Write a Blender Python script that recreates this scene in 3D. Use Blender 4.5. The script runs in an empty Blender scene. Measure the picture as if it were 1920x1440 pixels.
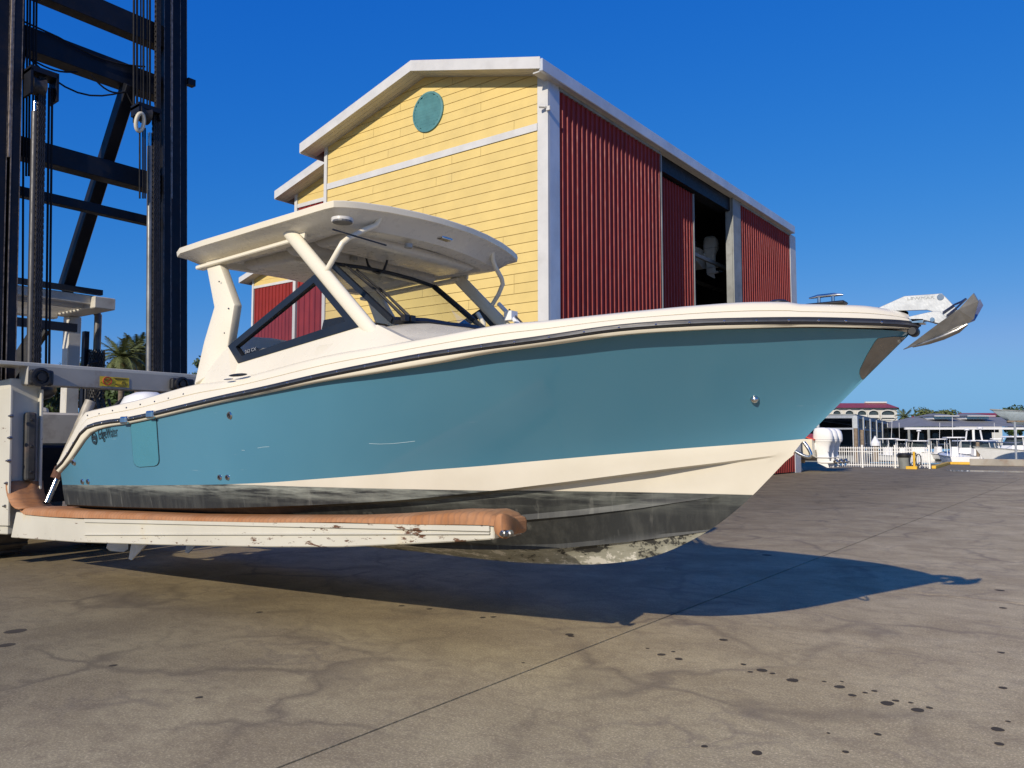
import bpy, bmesh, math, random
import numpy as np
from mathutils import Vector, Matrix
from mathutils.bvhtree import BVHTree
random.seed(7); rng = np.random.default_rng(7)

# ------------------------------------------------------------------ camera
F, HY, VX, EYE = 1510.0, 828.0, 2095.0, 1.5
PITCH = math.atan((HY - 720) / F)
_x, _f = (VX - 960) / F, math.cos(PITCH) + (HY - 720) / F * math.sin(PITCH)
PSI = math.atan2(_x, _f); CO, SI = math.cos(PSI), math.sin(PSI)
scene = bpy.context.scene
COL = scene.collection
cam_d = bpy.data.cameras.new('camera'); cam = bpy.data.objects.new('camera', cam_d); COL.objects.link(cam)
cam.location = (0, 0, EYE); cam.rotation_euler = (math.pi / 2 + PITCH, 0, PSI)
cam_d.sensor_width = 36; cam_d.lens = F / 1920 * 36; cam_d.clip_end = 6000; cam_d.clip_start = 0.05
scene.camera = cam
# ------------------------------------------------------------------ sky, sun, exposure
SUN = Vector((-0.29, 2.15, -1.0)).normalized()          # direction the light travels
world = bpy.data.worlds.new('World'); scene.world = world; world.use_nodes = True
wn = world.node_tree.nodes; wl = world.node_tree.links
sky = wn.new('ShaderNodeTexSky'); sky.sky_type = 'NISHITA'; sky.sun_disc = False
elev = math.asin(-SUN.z); sky.sun_elevation = elev
sky.sun_rotation = math.atan2(-SUN.x, -SUN.y)
sky.air_density = 1.0; sky.dust_density = 0.25; sky.ozone_density = 4.0; sky.altitude = 0
bg = wn['Background']; bg.inputs['Strength'].default_value = 0.11
sep = wn.new('ShaderNodeSeparateColor'); cmb = wn.new('ShaderNodeCombineColor'); wl.new(sky.outputs[0], sep.inputs[0])
for i, (pw, k) in enumerate(((2.0, .95), (.81, .505), (.30, .755))):      # deep clear-air blue: one grade for the whole sky
    e_ = .11
    m1 = wn.new('ShaderNodeMath'); m1.operation = 'MULTIPLY'; m1.inputs[1].default_value = e_; wl.new(sep.outputs[i], m1.inputs[0])
    m2 = wn.new('ShaderNodeMath'); m2.operation = 'POWER'; m2.inputs[1].default_value = pw; wl.new(m1.outputs[0], m2.inputs[0])
    m3 = wn.new('ShaderNodeMath'); m3.operation = 'MULTIPLY'; m3.inputs[1].default_value = k / e_; wl.new(m2.outputs[0], m3.inputs[0]); wl.new(m3.outputs[0], cmb.inputs[i])
# near the horizon the red and green stay below the blue
b_ = cmb.inputs[2].links[0].from_socket
for i, q in ((0, .27), (1, .60)):
    src = cmb.inputs[i].links[0].from_socket; mm = wn.new('ShaderNodeMath'); mm.operation = 'MULTIPLY'; mm.inputs[1].default_value = q; wl.new(b_, mm.inputs[0])
    mn = wn.new('ShaderNodeMath'); mn.operation = 'SMOOTH_MIN'; mn.inputs[2].default_value = .6; wl.new(src, mn.inputs[0]); wl.new(mm.outputs[0], mn.inputs[1]); wl.new(mn.outputs[0], cmb.inputs[i])
wl.new(cmb.outputs[0], bg.inputs['Color'])
sd = bpy.data.lights.new('sun', 'SUN'); sd.energy = 4.3; sd.angle = math.radians(0.5); sd.color = (1.0, 0.90, 0.76)
so = bpy.data.objects.new('sun', sd); COL.objects.link(so); so.rotation_euler = SUN.to_track_quat('-Z', 'Y').to_euler()
scene.view_settings.view_transform = 'Standard'; scene.view_settings.look = 'None'
scene.view_settings.exposure = 0.0; scene.view_settings.gamma = 1.0

# ------------------------------------------------------------------ helpers
CAMP = np.array([0, 0, EYE])
def ray(u, v):
    x = (u - 960) / F; y = -(v - 720) / F
    fw = math.cos(PITCH) - y * math.sin(PITCH); up = math.sin(PITCH) + y * math.cos(PITCH)
    return np.array([x * CO - fw * SI, x * SI + fw * CO, up])
def at(u, v, ax, val):
    d = ray(u, v); return Vector(CAMP + d * ((val - CAMP[ax]) / d[ax]))
def far(u, d, z):                                       # point at depth d, height z
    r = ray(u, HY); k = d / (-r[0] * SI + r[1] * CO)
    return Vector((r[0] * k, r[1] * k, z))
def zat(v, d): return EYE + (HY - v) * d / F
V = Vector
ORG = {}
def prop(o, label=None, cat=None, group=None, kind=None):
    if label: o['label'] = label
    if cat: o['category'] = cat
    if group: o['group'] = group
    if kind: o['kind'] = kind
    return o
def thing(name, label, cat, loc=(0, 0, 0), rz=0.0, group=None):
    o = bpy.data.objects.new(name, None); COL.objects.link(o); o.empty_display_size = .2
    o.location = loc; o.rotation_euler = (0, 0, rz); ORG[o.name] = Vector(loc)
    return prop(o, label, cat, group)
class MB:
    def __init__(s): s.v = []; s.f = []
    def add(s, vs, fs):
        n = len(s.v); s.v += [Vector(p) for p in vs]; s.f += [tuple(i + n for i in f) for f in fs]; return s
    def box(s, c, d, R=None):
        hx, hy, hz = d[0] / 2, d[1] / 2, d[2] / 2; c = Vector(c)
        vs = [Vector((sx * hx, sy * hy, sz * hz)) for sz in (-1, 1) for sy in (-1, 1) for sx in (-1, 1)]
        if R is not None: vs = [R @ p for p in vs]
        return s.add([p + c for p in vs], [(0, 2, 3, 1), (4, 5, 7, 6), (0, 1, 5, 4), (2, 6, 7, 3), (0, 4, 6, 2), (1, 3, 7, 5)])
    def lohi(s, a, b): return s.box([(a[i] + b[i]) / 2 for i in range(3)], [abs(b[i] - a[i]) for i in range(3)])
    def bar(s, p, q, w, h, up=(0, 0, 1)):
        p, q = Vector(p), Vector(q); d = (q - p); L = d.length; d.normalize(); u = Vector(up)
        r = d.cross(u)
        if r.length < 1e-4: r = d.cross(Vector((0, 1, 0)))
        r.normalize(); u = r.cross(d)
        vs = []
        for e in (p, q):
            for a, b in ((-1, -1), (1, -1), (1, 1), (-1, 1)): vs.append(e + r * (a * w / 2) + u * (b * h / 2))
        return s.add(vs, [(3, 2, 1, 0), (4, 5, 6, 7), (0, 1, 5, 4), (1, 2, 6, 5), (2, 3, 7, 6), (3, 0, 4, 7)])
    def tube(s, pts, r, n=8, cap=True):
        pts = [Vector(p) for p in pts]; m = len(pts); rs = r if isinstance(r, (list, tuple)) else [r] * m
        vs = []; prev = None
        for i, p in enumerate(pts):
            d = (pts[min(i + 1, m - 1)] - pts[max(i - 1, 0)]).normalized()
            if prev is None:
                a = d.cross(Vector((0, 0, 1)))
                if a.length < .05: a = d.cross(Vector((1, 0, 0)))
            else: a = prev - d * prev.dot(d)
            a.normalize(); prev = a; b = d.cross(a)
            for k in range(n):
                t = 2 * math.pi * k / n; vs.append(p + (a * math.cos(t) + b * math.sin(t)) * rs[i])
        fs = [(i * n + k, i * n + (k + 1) % n, (i + 1) * n + (k + 1) % n, (i + 1) * n + k) for i in range(m - 1) for k in range(n)]
        if cap: fs += [tuple(range(n))[::-1], tuple((m - 1) * n + k for k in range(n))]
        return s.add(vs, fs)
    def prism(s, poly, vec):
        n = len(poly); vec = Vector(vec); a = [Vector(p) for p in poly]
        fs = [tuple(range(n))[::-1], tuple(range(n, 2 * n))] + [(i, (i + 1) % n, n + (i + 1) % n, n + i) for i in range(n)]
        return s.add(a + [p + vec for p in a], fs)
    def grid(s, rows, close=False):
        n = len(rows[0]); vs = [p for r in rows for p in r]
        fs = []
        for i in range(len(rows) - 1):
            for k in range(n if close else n - 1):
                fs.append((i * n + k, i * n + (k + 1) % n, (i + 1) * n + (k + 1) % n, (i + 1) * n + k))
        return s.add(vs, fs)
    def loft(s, loops, cap=True):
        n = len(loops[0]); b = len(s.v); s.grid(loops, True)
        if cap:
            s.f.append(tuple(b + k for k in range(n))[::-1]); m = len(loops) - 1
            s.f.append(tuple(b + m * n + k for k in range(n)))
        return s
    def lathe(s, o, ax, prof, n=16, cap=True):
        o = Vector(o); d = Vector(ax).normalized(); a = d.cross(Vector((0, 0, 1)))
        if a.length < .05: a = d.cross(Vector((1, 0, 0)))
        a.normalize(); b = d.cross(a)
        loops = [[o + d * t + (a * math.cos(2 * math.pi * k / n) + b * math.sin(2 * math.pi * k / n)) * r for k in range(n)] for r, t in prof]
        return s.loft(loops, cap)
    def ball(s, c, r, n=10, sc=(1, 1, 1)):
        c = Vector(c); m = n // 2 + 1
        loops = []
        for i in range(m + 1):
            th = math.pi * (i + .02) / (m + .04); loops.append([c + Vector((r * sc[0] * math.sin(th) * math.cos(2 * math.pi * k / n), r * sc[1] * math.sin(th) * math.sin(2 * math.pi * k / n), -r * sc[2] * math.cos(th))) for k in range(n)])
        return s.loft(loops)
    def mesh(s, name, org=(0, 0, 0), smooth=0, bevel=0, seg=1, weld=False):
        me = bpy.data.meshes.new(name); o = Vector(org)
        me.from_pydata([p - o for p in s.v], [], s.f)
        bm = bmesh.new(); bm.from_mesh(me)
        if weld: bmesh.ops.remove_doubles(bm, verts=bm.verts, dist=1e-4)
        bmesh.ops.recalc_face_normals(bm, faces=bm.faces)
        if bevel:
            es = [e for e in bm.edges if len(e.link_faces) == 2 and e.calc_face_angle(0) > .5]
            bmesh.ops.bevel(bm, geom=es, offset=bevel, segments=seg, profile=.5, affect='EDGES', clamp_overlap=True)
        bm.to_mesh(me); bm.free()
        if smooth:
            me.shade_smooth(); me.set_sharp_from_angle(angle=math.radians(smooth))
        return me
    def build(s, name, mat, parent=None, smooth=0, bevel=0, seg=1, local=False, weld=False, org=None):
        o0 = Vector((0, 0, 0))
        if parent is not None and not local: o0 = ORG.get(parent.name, Vector((0, 0, 0)))
        if org is not None: o0 = Vector(org)
        me = s.mesh(name, o0, smooth, bevel, seg, weld); me.materials.append(mat)
        o = bpy.data.objects.new(name, me); COL.objects.link(o)
        if parent is not None: o.parent = parent; ORG[o.name] = o0
        elif org is not None: o.location = o0; ORG[o.name] = o0
        return o
def solo(mb, name, mat, label, cat, org, **k):
    g = k.pop('group', None); o = mb.build(name, mat, None, org=org, **k); return prop(o, label, cat, g)
def inst(mesh, name, loc, parent, rot=None, scale=None):
    o = bpy.data.objects.new(name, mesh); COL.objects.link(o)
    if parent is not None:
        o.parent = parent; o.location = Vector(loc) - ORG.get(parent.name, Vector((0, 0, 0)))
    else: o.location = loc
    if rot is not None: o.rotation_euler = rot
    if scale is not None: o.scale = scale
    return o
def copy_tree(o, parent=None):
    c = o.copy(); COL.objects.link(c); c.parent = parent
    for ch in o.children: copy_tree(ch, c)
    return c

# ------------------------------------------------------------------ materials
class NT:
    def __init__(s, name):
        s.m = bpy.data.materials.new(name); s.m.use_nodes = True; s.t = s.m.node_tree; s.n = s.t.nodes; s.l = s.t.links
        s.b = s.n['Principled BSDF']; s.out = s.n['Material Output']
    def nd(s, t, **k):
        o = s.n.new(t)
        for a, b in k.items(): setattr(o, a, b)
        return o
    def lk(s, a, b): s.l.new(a, b)
    def coord(s, kind='Object', scale=(1, 1, 1)):
        if kind == 'World':
            src = s.nd('ShaderNodeNewGeometry').outputs['Position']
        else: src = s.nd('ShaderNodeTexCoord').outputs[kind]
        m = s.nd('ShaderNodeMapping'); m.inputs['Scale'].default_value = scale; s.lk(src, m.inputs['Vector']); return m.outputs[0]
    def noise(s, vec, scale, det=4, rough=.55, dist=0):
        n = s.nd('ShaderNodeTexNoise'); n.inputs['Scale'].default_value = scale; n.inputs['Detail'].default_value = det
        n.inputs['Roughness'].default_value = rough; n.inputs['Distortion'].default_value = dist; s.lk(vec, n.inputs['Vector']); return n.outputs['Fac']
    def ramp(s, fac, a, b, va=0.0, vb=1.0):
        r = s.nd('ShaderNodeMapRange'); r.inputs[1].default_value = a; r.inputs[2].default_value = b; r.inputs[3].default_value = va; r.inputs[4].default_value = vb
        s.lk(fac, r.inputs[0]); return r.outputs[0]
    def math(s, op, a, b=None):
        m = s.nd('ShaderNodeMath', operation=op)
        for i, x in enumerate((a, b)):
            if x is None: continue
            if isinstance(x, (int, float)): m.inputs[i].default_value = x
            else: s.lk(x, m.inputs[i])
        return m.outputs[0]
    def mix(s, fac, a, b, mode='MIX'):
        m = s.nd('ShaderNodeMix', data_type='RGBA', blend_type=mode)
        for i, x in ((0, fac), (6, a), (7, b)):
            if isinstance(x, (int, float)): m.inputs[i].default_value = x
            elif isinstance(x, (tuple, list)): m.inputs[i].default_value = (*x[:3], 1)
            else: s.lk(x, m.inputs[i])
        return m.outputs[2]
    def bump(s, h, strength=.2, dist=.01):
        b = s.nd('ShaderNodeBump'); b.inputs['Strength'].default_value = strength; b.inputs['Distance'].default_value = dist
        s.lk(h, b.inputs['Height']); s.lk(b.outputs[0], s.b.inputs['Normal'])
    def set(s, col=None, rough=None, metal=None, spec=None, coat=None):
        for nm, x in (('Base Color', col), ('Roughness', rough), ('Metallic', metal), ('Specular IOR Level', spec), ('Coat Weight', coat)):
            if x is None: continue
            i = s.b.inputs[nm]
            if isinstance(x, (int, float)): i.default_value = x
            elif isinstance(x, (tuple, list)): i.default_value = (*x[:3], 1)
            else: s.lk(x, i)
        return s.m
def mat(name, col, rough=.5, metal=0, var=.12, scale=4, bump=0, bscale=60, spec=.5, coat=0, rand=0, dirt=None, dscale=2.5, damt=.5):
    t = NT(name); v = t.coord('Object'); n = t.noise(v, scale)
    c = t.mix(t.ramp(n, .3, .7), tuple(x * (1 - var) for x in col), tuple(min(1, x * (1 + var)) for x in col))
    if rand:
        r = t.nd('ShaderNodeObjectInfo').outputs['Random']
        k = t.ramp(r, 0, 1, 1 - rand, 1 + rand); h = t.nd('ShaderNodeHueSaturation'); t.lk(k, h.inputs['Value']); t.lk(c, h.inputs['Color']); c = h.outputs[0]
    if dirt:
        d = t.ramp(t.noise(v, dscale, 8, .65), .52, .72, 0, damt); c = t.mix(d, c, dirt)
    t.set(c, t.ramp(t.noise(v, scale * 3), .3, .7, max(0, rough - .08), min(1, rough + .08)), metal, spec, coat)
    if bump: t.bump(t.noise(v, bscale, 5), bump, .01)
    return t.m
def m_concrete():
    t = NT('concrete'); v = t.coord('World')
    big = t.noise(v, .22, 4, .55); mid = t.noise(v, 1.3, 6, .62, .5); fine = t.noise(v, 30, 6, .75); speck = t.noise(v, 190, 2, .6)
    c = t.mix(t.ramp(big, .3, .7), (.33, .262, .140), (.38, .305, .166))
    c = t.mix(t.ramp(mid, .40, .62, 0, .62), c, (.165, .122, .062))
    m2_ = t.noise(t.coord('World', (1, 1.6, 1)), 4.2, 8, .7, 1.2); c = t.mix(t.ramp(m2_, .46, .62, 0, .5), c, (.170, .127, .070))
    c = t.mix(t.ramp(fine, .45, .72, 0, .5), c, (.43, .34, .19))
    c = t.mix(t.ramp(speck, .5, .68, 0, .5), c, (.10, .078, .058))
    gr_ = t.noise(v, 75, 3, .7); c = t.mix(t.ramp(gr_, .42, .60, .45, 0), c, (.13, .10, .066)); c = t.mix(t.ramp(gr_, .56, .70, 0, .5), c, (.52, .43, .29))
    # old puddle edges: contour bands of a smooth noise field
    warp = t.nd('ShaderNodeTexNoise'); warp.inputs['Scale'].default_value = 1.7; warp.inputs['Detail'].default_value = 5; t.lk(v, warp.inputs['Vector'])
    vm = t.nd('ShaderNodeVectorMath', operation='MULTIPLY_ADD'); t.lk(warp.outputs['Color'], vm.inputs[0]); vm.inputs[1].default_value = (.8, .8, 0); t.lk(v, vm.inputs[2])
    vo = t.nd('ShaderNodeTexVoronoi', feature='DISTANCE_TO_EDGE'); vo.inputs['Scale'].default_value = .75; t.lk(vm.outputs[0], vo.inputs['Vector'])
    edge = t.ramp(vo.outputs['Distance'], .0, .05, 1, 0)
    gate = t.ramp(t.noise(v, .55, 2), .42, .60)
    c = t.mix(t.math('MULTIPLY', t.math('MULTIPLY', edge, gate), .62), c, (.10, .076, .050))
    vo2 = t.nd('ShaderNodeTexVoronoi', feature='DISTANCE_TO_EDGE'); vo2.inputs['Scale'].default_value = 2.3; t.lk(vm.outputs[0], vo2.inputs['Vector'])
    e2 = t.ramp(vo2.outputs['Distance'], .0, .07, 1, 0); g2 = t.ramp(t.noise(v, .9, 3), .44, .64)
    c = t.mix(t.math('MULTIPLY', t.math('MULTIPLY', e2, g2), .42), c, (.11, .085, .063))
    sx_ = t.nd('ShaderNodeSeparateXYZ'); t.lk(v, sx_.inputs[0])       # lighter with rising X: sun brightening by view angle, painted into the colour
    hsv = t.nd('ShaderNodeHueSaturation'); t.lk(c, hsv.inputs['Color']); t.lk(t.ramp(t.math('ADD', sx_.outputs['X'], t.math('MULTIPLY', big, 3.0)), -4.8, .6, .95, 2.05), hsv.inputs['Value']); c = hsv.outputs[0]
    t.set(c, t.ramp(mid, .3, .7, .7, .9), 0, .3)
    h = t.math('ADD', t.math('MULTIPLY', fine, .6), t.math('MULTIPLY', speck, .5)); t.bump(h, .35, .006)
    return t.m
def m_fork():
    t = NT('chipped_white_paint'); v = t.coord('World')
    z = t.coord('World', (2.2, 2.2, 9)); n = t.noise(z, 1.6, 8, .7); d = t.noise(v, 1.1, 4)
    base = t.mix(t.ramp(d, .3, .7), (.52, .49, .40), (.62, .59, .49))
    yel = t.ramp(t.noise(v, 2.2, 5), .6, .75, 0, .5); base = t.mix(yel, base, (.60, .46, .20))
    gx = t.nd('ShaderNodeSeparateXYZ'); t.lk(v, gx.inputs[0]); chip = t.ramp(t.math('ADD', n, t.ramp(gx.outputs['X'], -7.5, -3.2, -.05, .045)), .60, .62); rust = t.mix(t.noise(v, 30, 4), (.05, .025, .016), (.20, .09, .04))
    zr_ = t.math('SUBTRACT', gx.outputs['Z'], t.math('ADD', t.math('MULTIPLY', gx.outputs['X'], .067), 1.087))
    low_ = t.math('MULTIPLY', t.ramp(zr_, .012, .055, 1, 0), t.ramp(t.noise(t.coord('World', (5, 5, 14)), 1.5, 6, .7), .60, .63)); chip = t.math('MAXIMUM', chip, low_)
    c = t.mix(chip, base, rust); t.set(c, t.ramp(chip, 0, 1, .45, .85)); t.bump(t.math('SUBTRACT', 1.0, chip), .5, .004); return t.m
def m_bottom(a, b, x_o):
    t = NT('bottom_paint'); g = t.nd('ShaderNodeNewGeometry').outputs['Position']; s = t.nd('ShaderNodeSeparateXYZ'); t.lk(g, s.inputs[0])
    wl_ = t.math('ADD', t.math('MULTIPLY', s.outputs['X'], b), a)
    dz = t.math('SUBTRACT', s.outputs['Z'], wl_)                       # height over the paint line
    black = t.ramp(dz, -.002, .002, 1, 0)
    st = t.noise(t.coord('World', (9, 9, .6)), 1.0, 6, .7); hz = t.noise(t.coord('World', (.8, .8, 9)), 1.5, 6, .7)
    blk = t.mix(t.ramp(st, .45, .75), (.022, .024, .024), (.060, .062, .056))
    scum = t.math('MULTIPLY', t.ramp(dz, -.16, -.03, 0, 1), t.ramp(hz, .42, .60)); scum = t.math('MULTIPLY', scum, t.ramp(s.outputs['X'], -2.2, -4.5, .3, 1.0))
    blk = t.mix(t.math('MULTIPLY', scum, .95), blk, (.29, .305, .26))
    run = t.ramp(t.noise(t.coord('World', (13, 13, .35)), 1.0, 3, .5), .66, .72, 0, .22); blk = t.mix(run, blk, (.24, .24, .21))
    wht = t.mix(t.ramp(t.noise(t.coord('World'), 2.0, 4), .35, .7), (.63, .575, .46), (.69, .635, .52))
    c = t.mix(black, wht, blk); t.set(c, t.ramp(black, 0, 1, .25, .55)); return t.m
def m_keel():
    t = NT('scraped_keel'); v = t.coord('World', (1.2, 3, 3)); n = t.noise(v, 2.4, 8, .7); fine = t.noise(t.coord('World'), 14, 8, .75)
    g = t.nd('ShaderNodeNewGeometry').outputs['Position']; s = t.nd('ShaderNodeSeparateXYZ'); t.lk(g, s.inputs[0])
    k = t.math('ADD', t.math('MULTIPLY', n, .5), t.math('MULTIPLY', fine, .5))
    low = t.ramp(s.outputs['Z'], .60, .74, .08, -.02); k = t.math('ADD', k, low); k = t.math('ADD', k, t.ramp(s.outputs['X'], -3.3, -2.5, -.02, .06))
    c = t.mix(t.ramp(k, .47, .50), (.035, .035, .032), t.mix(t.ramp(n, .35, .65), (.26, .25, .19), (.42, .41, .33)))
    c = t.mix(t.ramp(k, .58, .60), c, (.72, .69, .60)); t.set(c, .6); t.bump(k, .3, .004); return t.m
def m_hullblue():
    t = NT('blue_gelcoat'); v = t.coord('World'); n = t.noise(v, .8, 3)
    c = t.mix(t.ramp(n, .35, .65), (.072, .215, .305), (.080, .230, .320))
    sc = t.noise(t.coord('World', (1, 1, 14)), 2.6, 4, .6); c = t.mix(t.ramp(sc, .72, .76, 0, .25), c, (.35, .45, .48))
    t.set(c, t.ramp(t.noise(v, 5, 5), .3, .7, .09, .17), 0, .5, .25); return t.m
def m_glass(name, tint, g=.9):
    t = NT(name); t.n.remove(t.b); tr = t.nd('ShaderNodeBsdfTransparent'); tr.inputs[0].default_value = (*tint, 1)
    gl = t.nd('ShaderNodeBsdfGlossy'); gl.inputs['Roughness'].default_value = .03; fr = t.nd('ShaderNodeFresnel'); fr.inputs[0].default_value = 1.5
    mx = t.nd('ShaderNodeMixShader'); f2 = t.math('MULTIPLY', fr.outputs[0], g); t.lk(f2, mx.inputs[0]); t.lk(tr.outputs[0], mx.inputs[1]); t.lk(gl.outputs[0], mx.inputs[2]); t.lk(mx.outputs[0], t.out.inputs[0]); return t.m
def m_rubber():
    t = NT('orange_rubber'); v = t.coord('World'); w = t.nd('ShaderNodeTexWave', wave_type='BANDS', bands_direction='X'); w.inputs['Scale'].default_value = 5.5; w.inputs['Distortion'].default_value = 5; w.inputs['Detail'].default_value = 4; w.inputs['Detail Scale'].default_value = 1.2; t.lk(v, w.inputs['Vector'])
    n = t.noise(v, 3.5, 6, .65)
    c = t.mix(t.ramp(n, .35, .65), (.36, .145, .045), (.43, .215, .10)); c = t.mix(t.ramp(w.outputs['Fac'], .72, .95, 0, .25), c, (.12, .075, .05))
    c = t.mix(t.ramp(t.noise(v, 1.4, 5), .56, .72, 0, .7), c, (.12, .085, .06)); t.set(c, .7); t.bump(w.outputs['Fac'], .25, .006); return t.m
def m_water():
    t = NT('water'); v = t.coord('World'); t.set((.018, .035, .04), .06, 0, .6); t.bump(t.noise(v, 1.6, 4), .35, .08); return t.m
def m_leaf(name, col):
    t = NT(name); v = t.coord('Object'); r = t.noise(v, 1.2, 3); f = t.noise(v, 9, 3)
    c = t.mix(t.ramp(r, .3, .7), tuple(x * .55 for x in col), tuple(x * 1.35 for x in col)); c = t.mix(t.ramp(f, .5, .8, 0, .45), c, (col[0] * 1.8, col[1] * 1.5, col[2]))
    t.set(c, .55, 0, .3); return t.m

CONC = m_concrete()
GEL = mat('cream_gelcoat', (.77, .705, .555), .28, var=.03, scale=1.5, dirt=(.60, .54, .43), dscale=1.2, damt=.07)
WHITE = mat('white_gelcoat', (.80, .79, .76), .3, var=.04, scale=2)
HULL = m_hullblue()
HULL2 = mat('blue_gelcoat_faded', (.068, .235, .30), .24, var=.03)
CHROME = mat('polished_steel', (.62, .61, .59), .16, 1, var=.08, scale=6)
GALV = mat('galvanised_steel', (.42, .44, .45), .5, .45, var=.18, scale=9, bump=.1, bscale=40)
STEEL = mat('brushed_steel', (.30, .29, .28), .32, 1, var=.2, scale=5)
DRUB = mat('dark_rub_strip', (.022, .022, .026), .38, var=.2)
BLACK = mat('black_plastic', (.014, .014, .016), .45, var=.2)
HOSE = mat('hose_rubber', (.010, .010, .012), .75, var=.3, spec=.2)
FRAME = mat('navy_frame_powdercoat', (.012, .016, .024), .4, var=.15)
MAST = mat('black_mast_paint', (.006, .007, .011), .5, var=.35, scale=3, dirt=(.030, .022, .018), dscale=5, damt=.4, bump=.12, bscale=25, spec=.28)
MASTEDGE = mat('worn_mast_flange', (.15, .125, .11), .6, .2, var=.6, scale=14, dirt=(.30, .27, .24), dscale=16, damt=.75)
CHAIN = mat('greased_chain', (.035, .031, .029), .55, .3, var=.4, scale=20)
CYL = mat('cylinder_grey', (.045, .043, .044), .45, .2, var=.3, scale=4)
FORK = m_fork()
FGREY = mat('carriage_grey_paint', (.38, .36, .31), .5, var=.1, scale=3, dirt=(.16, .11, .07), dscale=4, damt=.55, bump=.05)
TRUCK = mat('truck_cream_paint', (.60, .57, .49), .5, var=.1, scale=2, dirt=(.22, .16, .11), dscale=3, damt=.5)
RUBBER = m_rubber()
BRUB = mat('black_rubber_pad', (.045, .045, .042), .6, var=.3, scale=6, dirt=(.22, .10, .05), dscale=3, damt=.35)
TYRE = mat('dusty_tyre', (.075, .062, .05), .85, var=.35, scale=7, bump=.3, bscale=30)
YEL = mat('yellow_siding', (.68, .505, .175), .62, var=.06, scale=1.6, rand=.03, dirt=(.58, .44, .17), dscale=1.3, damt=.35, bump=.08, bscale=30)
TRIM = mat('white_trim_metal', (.58, .57, .545), .5, var=.08, scale=1.5, dirt=(.42, .40, .36), dscale=1.3, damt=.35)
TRIMB = mat('galvalume_flashing', (.56, .58, .61), .38, .25, var=.12, scale=1.1, bump=.25, bscale=1.6)
SOFF = mat('soffit', (.52, .51, .48), .6, var=.1, scale=2)
RED = mat('red_metal_siding', (.245, .028, .022), .5, .0, var=.12, scale=1.2, rand=.08, spec=.22)
REDR = mat('red_metal_roof', (.30, .05, .045), .5, var=.12, scale=.8)
TEAL = mat('teal_vent_paint', (.075, .215, .225), .55, var=.14, scale=3)
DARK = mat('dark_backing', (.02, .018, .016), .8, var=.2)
DGREY = mat('grey_steel_column', (.25, .26, .25), .6, var=.25, scale=1.2, dirt=(.12, .11, .10), dscale=2, damt=.5)
RUST = mat('rusty_steel', (.09, .04, .022), .85, var=.5, scale=12)
YPAINT = mat('yellow_kerb_paint', (.72, .42, .03), .6, var=.12, scale=3)
DECAL = mat('yellow_decal', (.74, .50, .02), .45, var=.08, scale=8)
DRED = mat('red_print', (.42, .04, .02), .5, var=.1)
GREYROOF = mat('grey_shingles', (.20, .205, .215), .8, var=.12, scale=.6)
SHED = mat('shed_dark_wall', (.07, .085, .085), .8, var=.3, scale=.3)
STONE = mat('pale_render', (.62, .60, .54), .7, var=.06, scale=.3)
WATER = m_water()
SEAT = mat('seat_vinyl', (.55, .53, .48), .5, var=.05)
GLASS = m_glass('clear_glass', (.90, .93, .90), 1.0)
SMOKE = m_glass('smoked_glass', (.80, .80, .80), 1.0)
TINT = mat('tinted_glazing', (.05, .065, .07), .08, var=.3, scale=1)
CYAN = mat('pale_blue_glazing', (.36, .62, .68), .25, var=.06)
WOOD = mat('timber_pile', (.22, .165, .11), .85, var=.3, scale=4)
LUMBER = mat('yellow_lumber', (.55, .36, .16), .7, var=.15)
TARP = mat('blue_mat', (.10, .22, .34), .7, var=.15)
REDC = mat('red_canvas', (.55, .06, .03), .6, var=.1)
LEAF1 = m_leaf('leaf_dark', (.045, .075, .022)); LEAF2 = m_leaf('leaf_olive', (.10, .12, .03)); PALM = m_leaf('palm_frond', (.12, .14, .05))
LETTER = mat('grey_print', (.30, .31, .33), .5)
BARK = mat('bark', (.16, .12, .085), .9, var=.3, scale=6)
STAIN = mat('oil_stain', (.085, .070, .052), .85, var=.15, spec=.1)
GRASS = mat('far_ground', (.10, .12, .05), .9, var=.3, scale=.05)

# ------------------------------------------------------------------ ground, water
sub = MB().add([(-1500, -200, -.012), (1500, -200, -.012), (1500, 61.5, -.012), (-1500, 61.5, -.012)], [(0, 1, 2, 3)])
ground = prop(sub.build('ground', mat('joint_dirt', (.028, .024, .02), .9)), kind='structure'); ORG['ground'] = V((0, 0, 0))
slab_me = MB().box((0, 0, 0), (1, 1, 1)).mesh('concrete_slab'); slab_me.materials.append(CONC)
xe = [-1500, -90, -60, -40, -27, -15, -3.16, 7, 17, 27, 60, 1500]; ye = [-200, -10, -1.2, 8.92, 20, 32, 44, 61.5]
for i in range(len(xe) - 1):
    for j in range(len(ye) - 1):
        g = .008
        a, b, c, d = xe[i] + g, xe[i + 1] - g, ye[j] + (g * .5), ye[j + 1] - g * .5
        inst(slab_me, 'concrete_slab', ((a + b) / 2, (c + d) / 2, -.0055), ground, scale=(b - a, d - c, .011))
prop(MB().add([(-60, 61.4, -1), (1500, 61.4, -1), (1500, 190, -1), (-60, 190, -1)], [(0, 1, 2, 3)]).build('water', WATER), kind='structure')
prop(MB().add([(-1500, 61.5, -.05), (-60, 61.5, -.05), (-60, 190, -.05), (1500, 190, -.05), (1500, 5000, -.05), (-1500, 5000, -.05)], [(0, 1, 2, 3, 4, 5)]).build('terrain', GRASS), kind='structure')
prop(MB().lohi((-60, 61.3, -2), (1500, 61.55, -.02)).build('seawall', DGREY), kind='structure')
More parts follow.
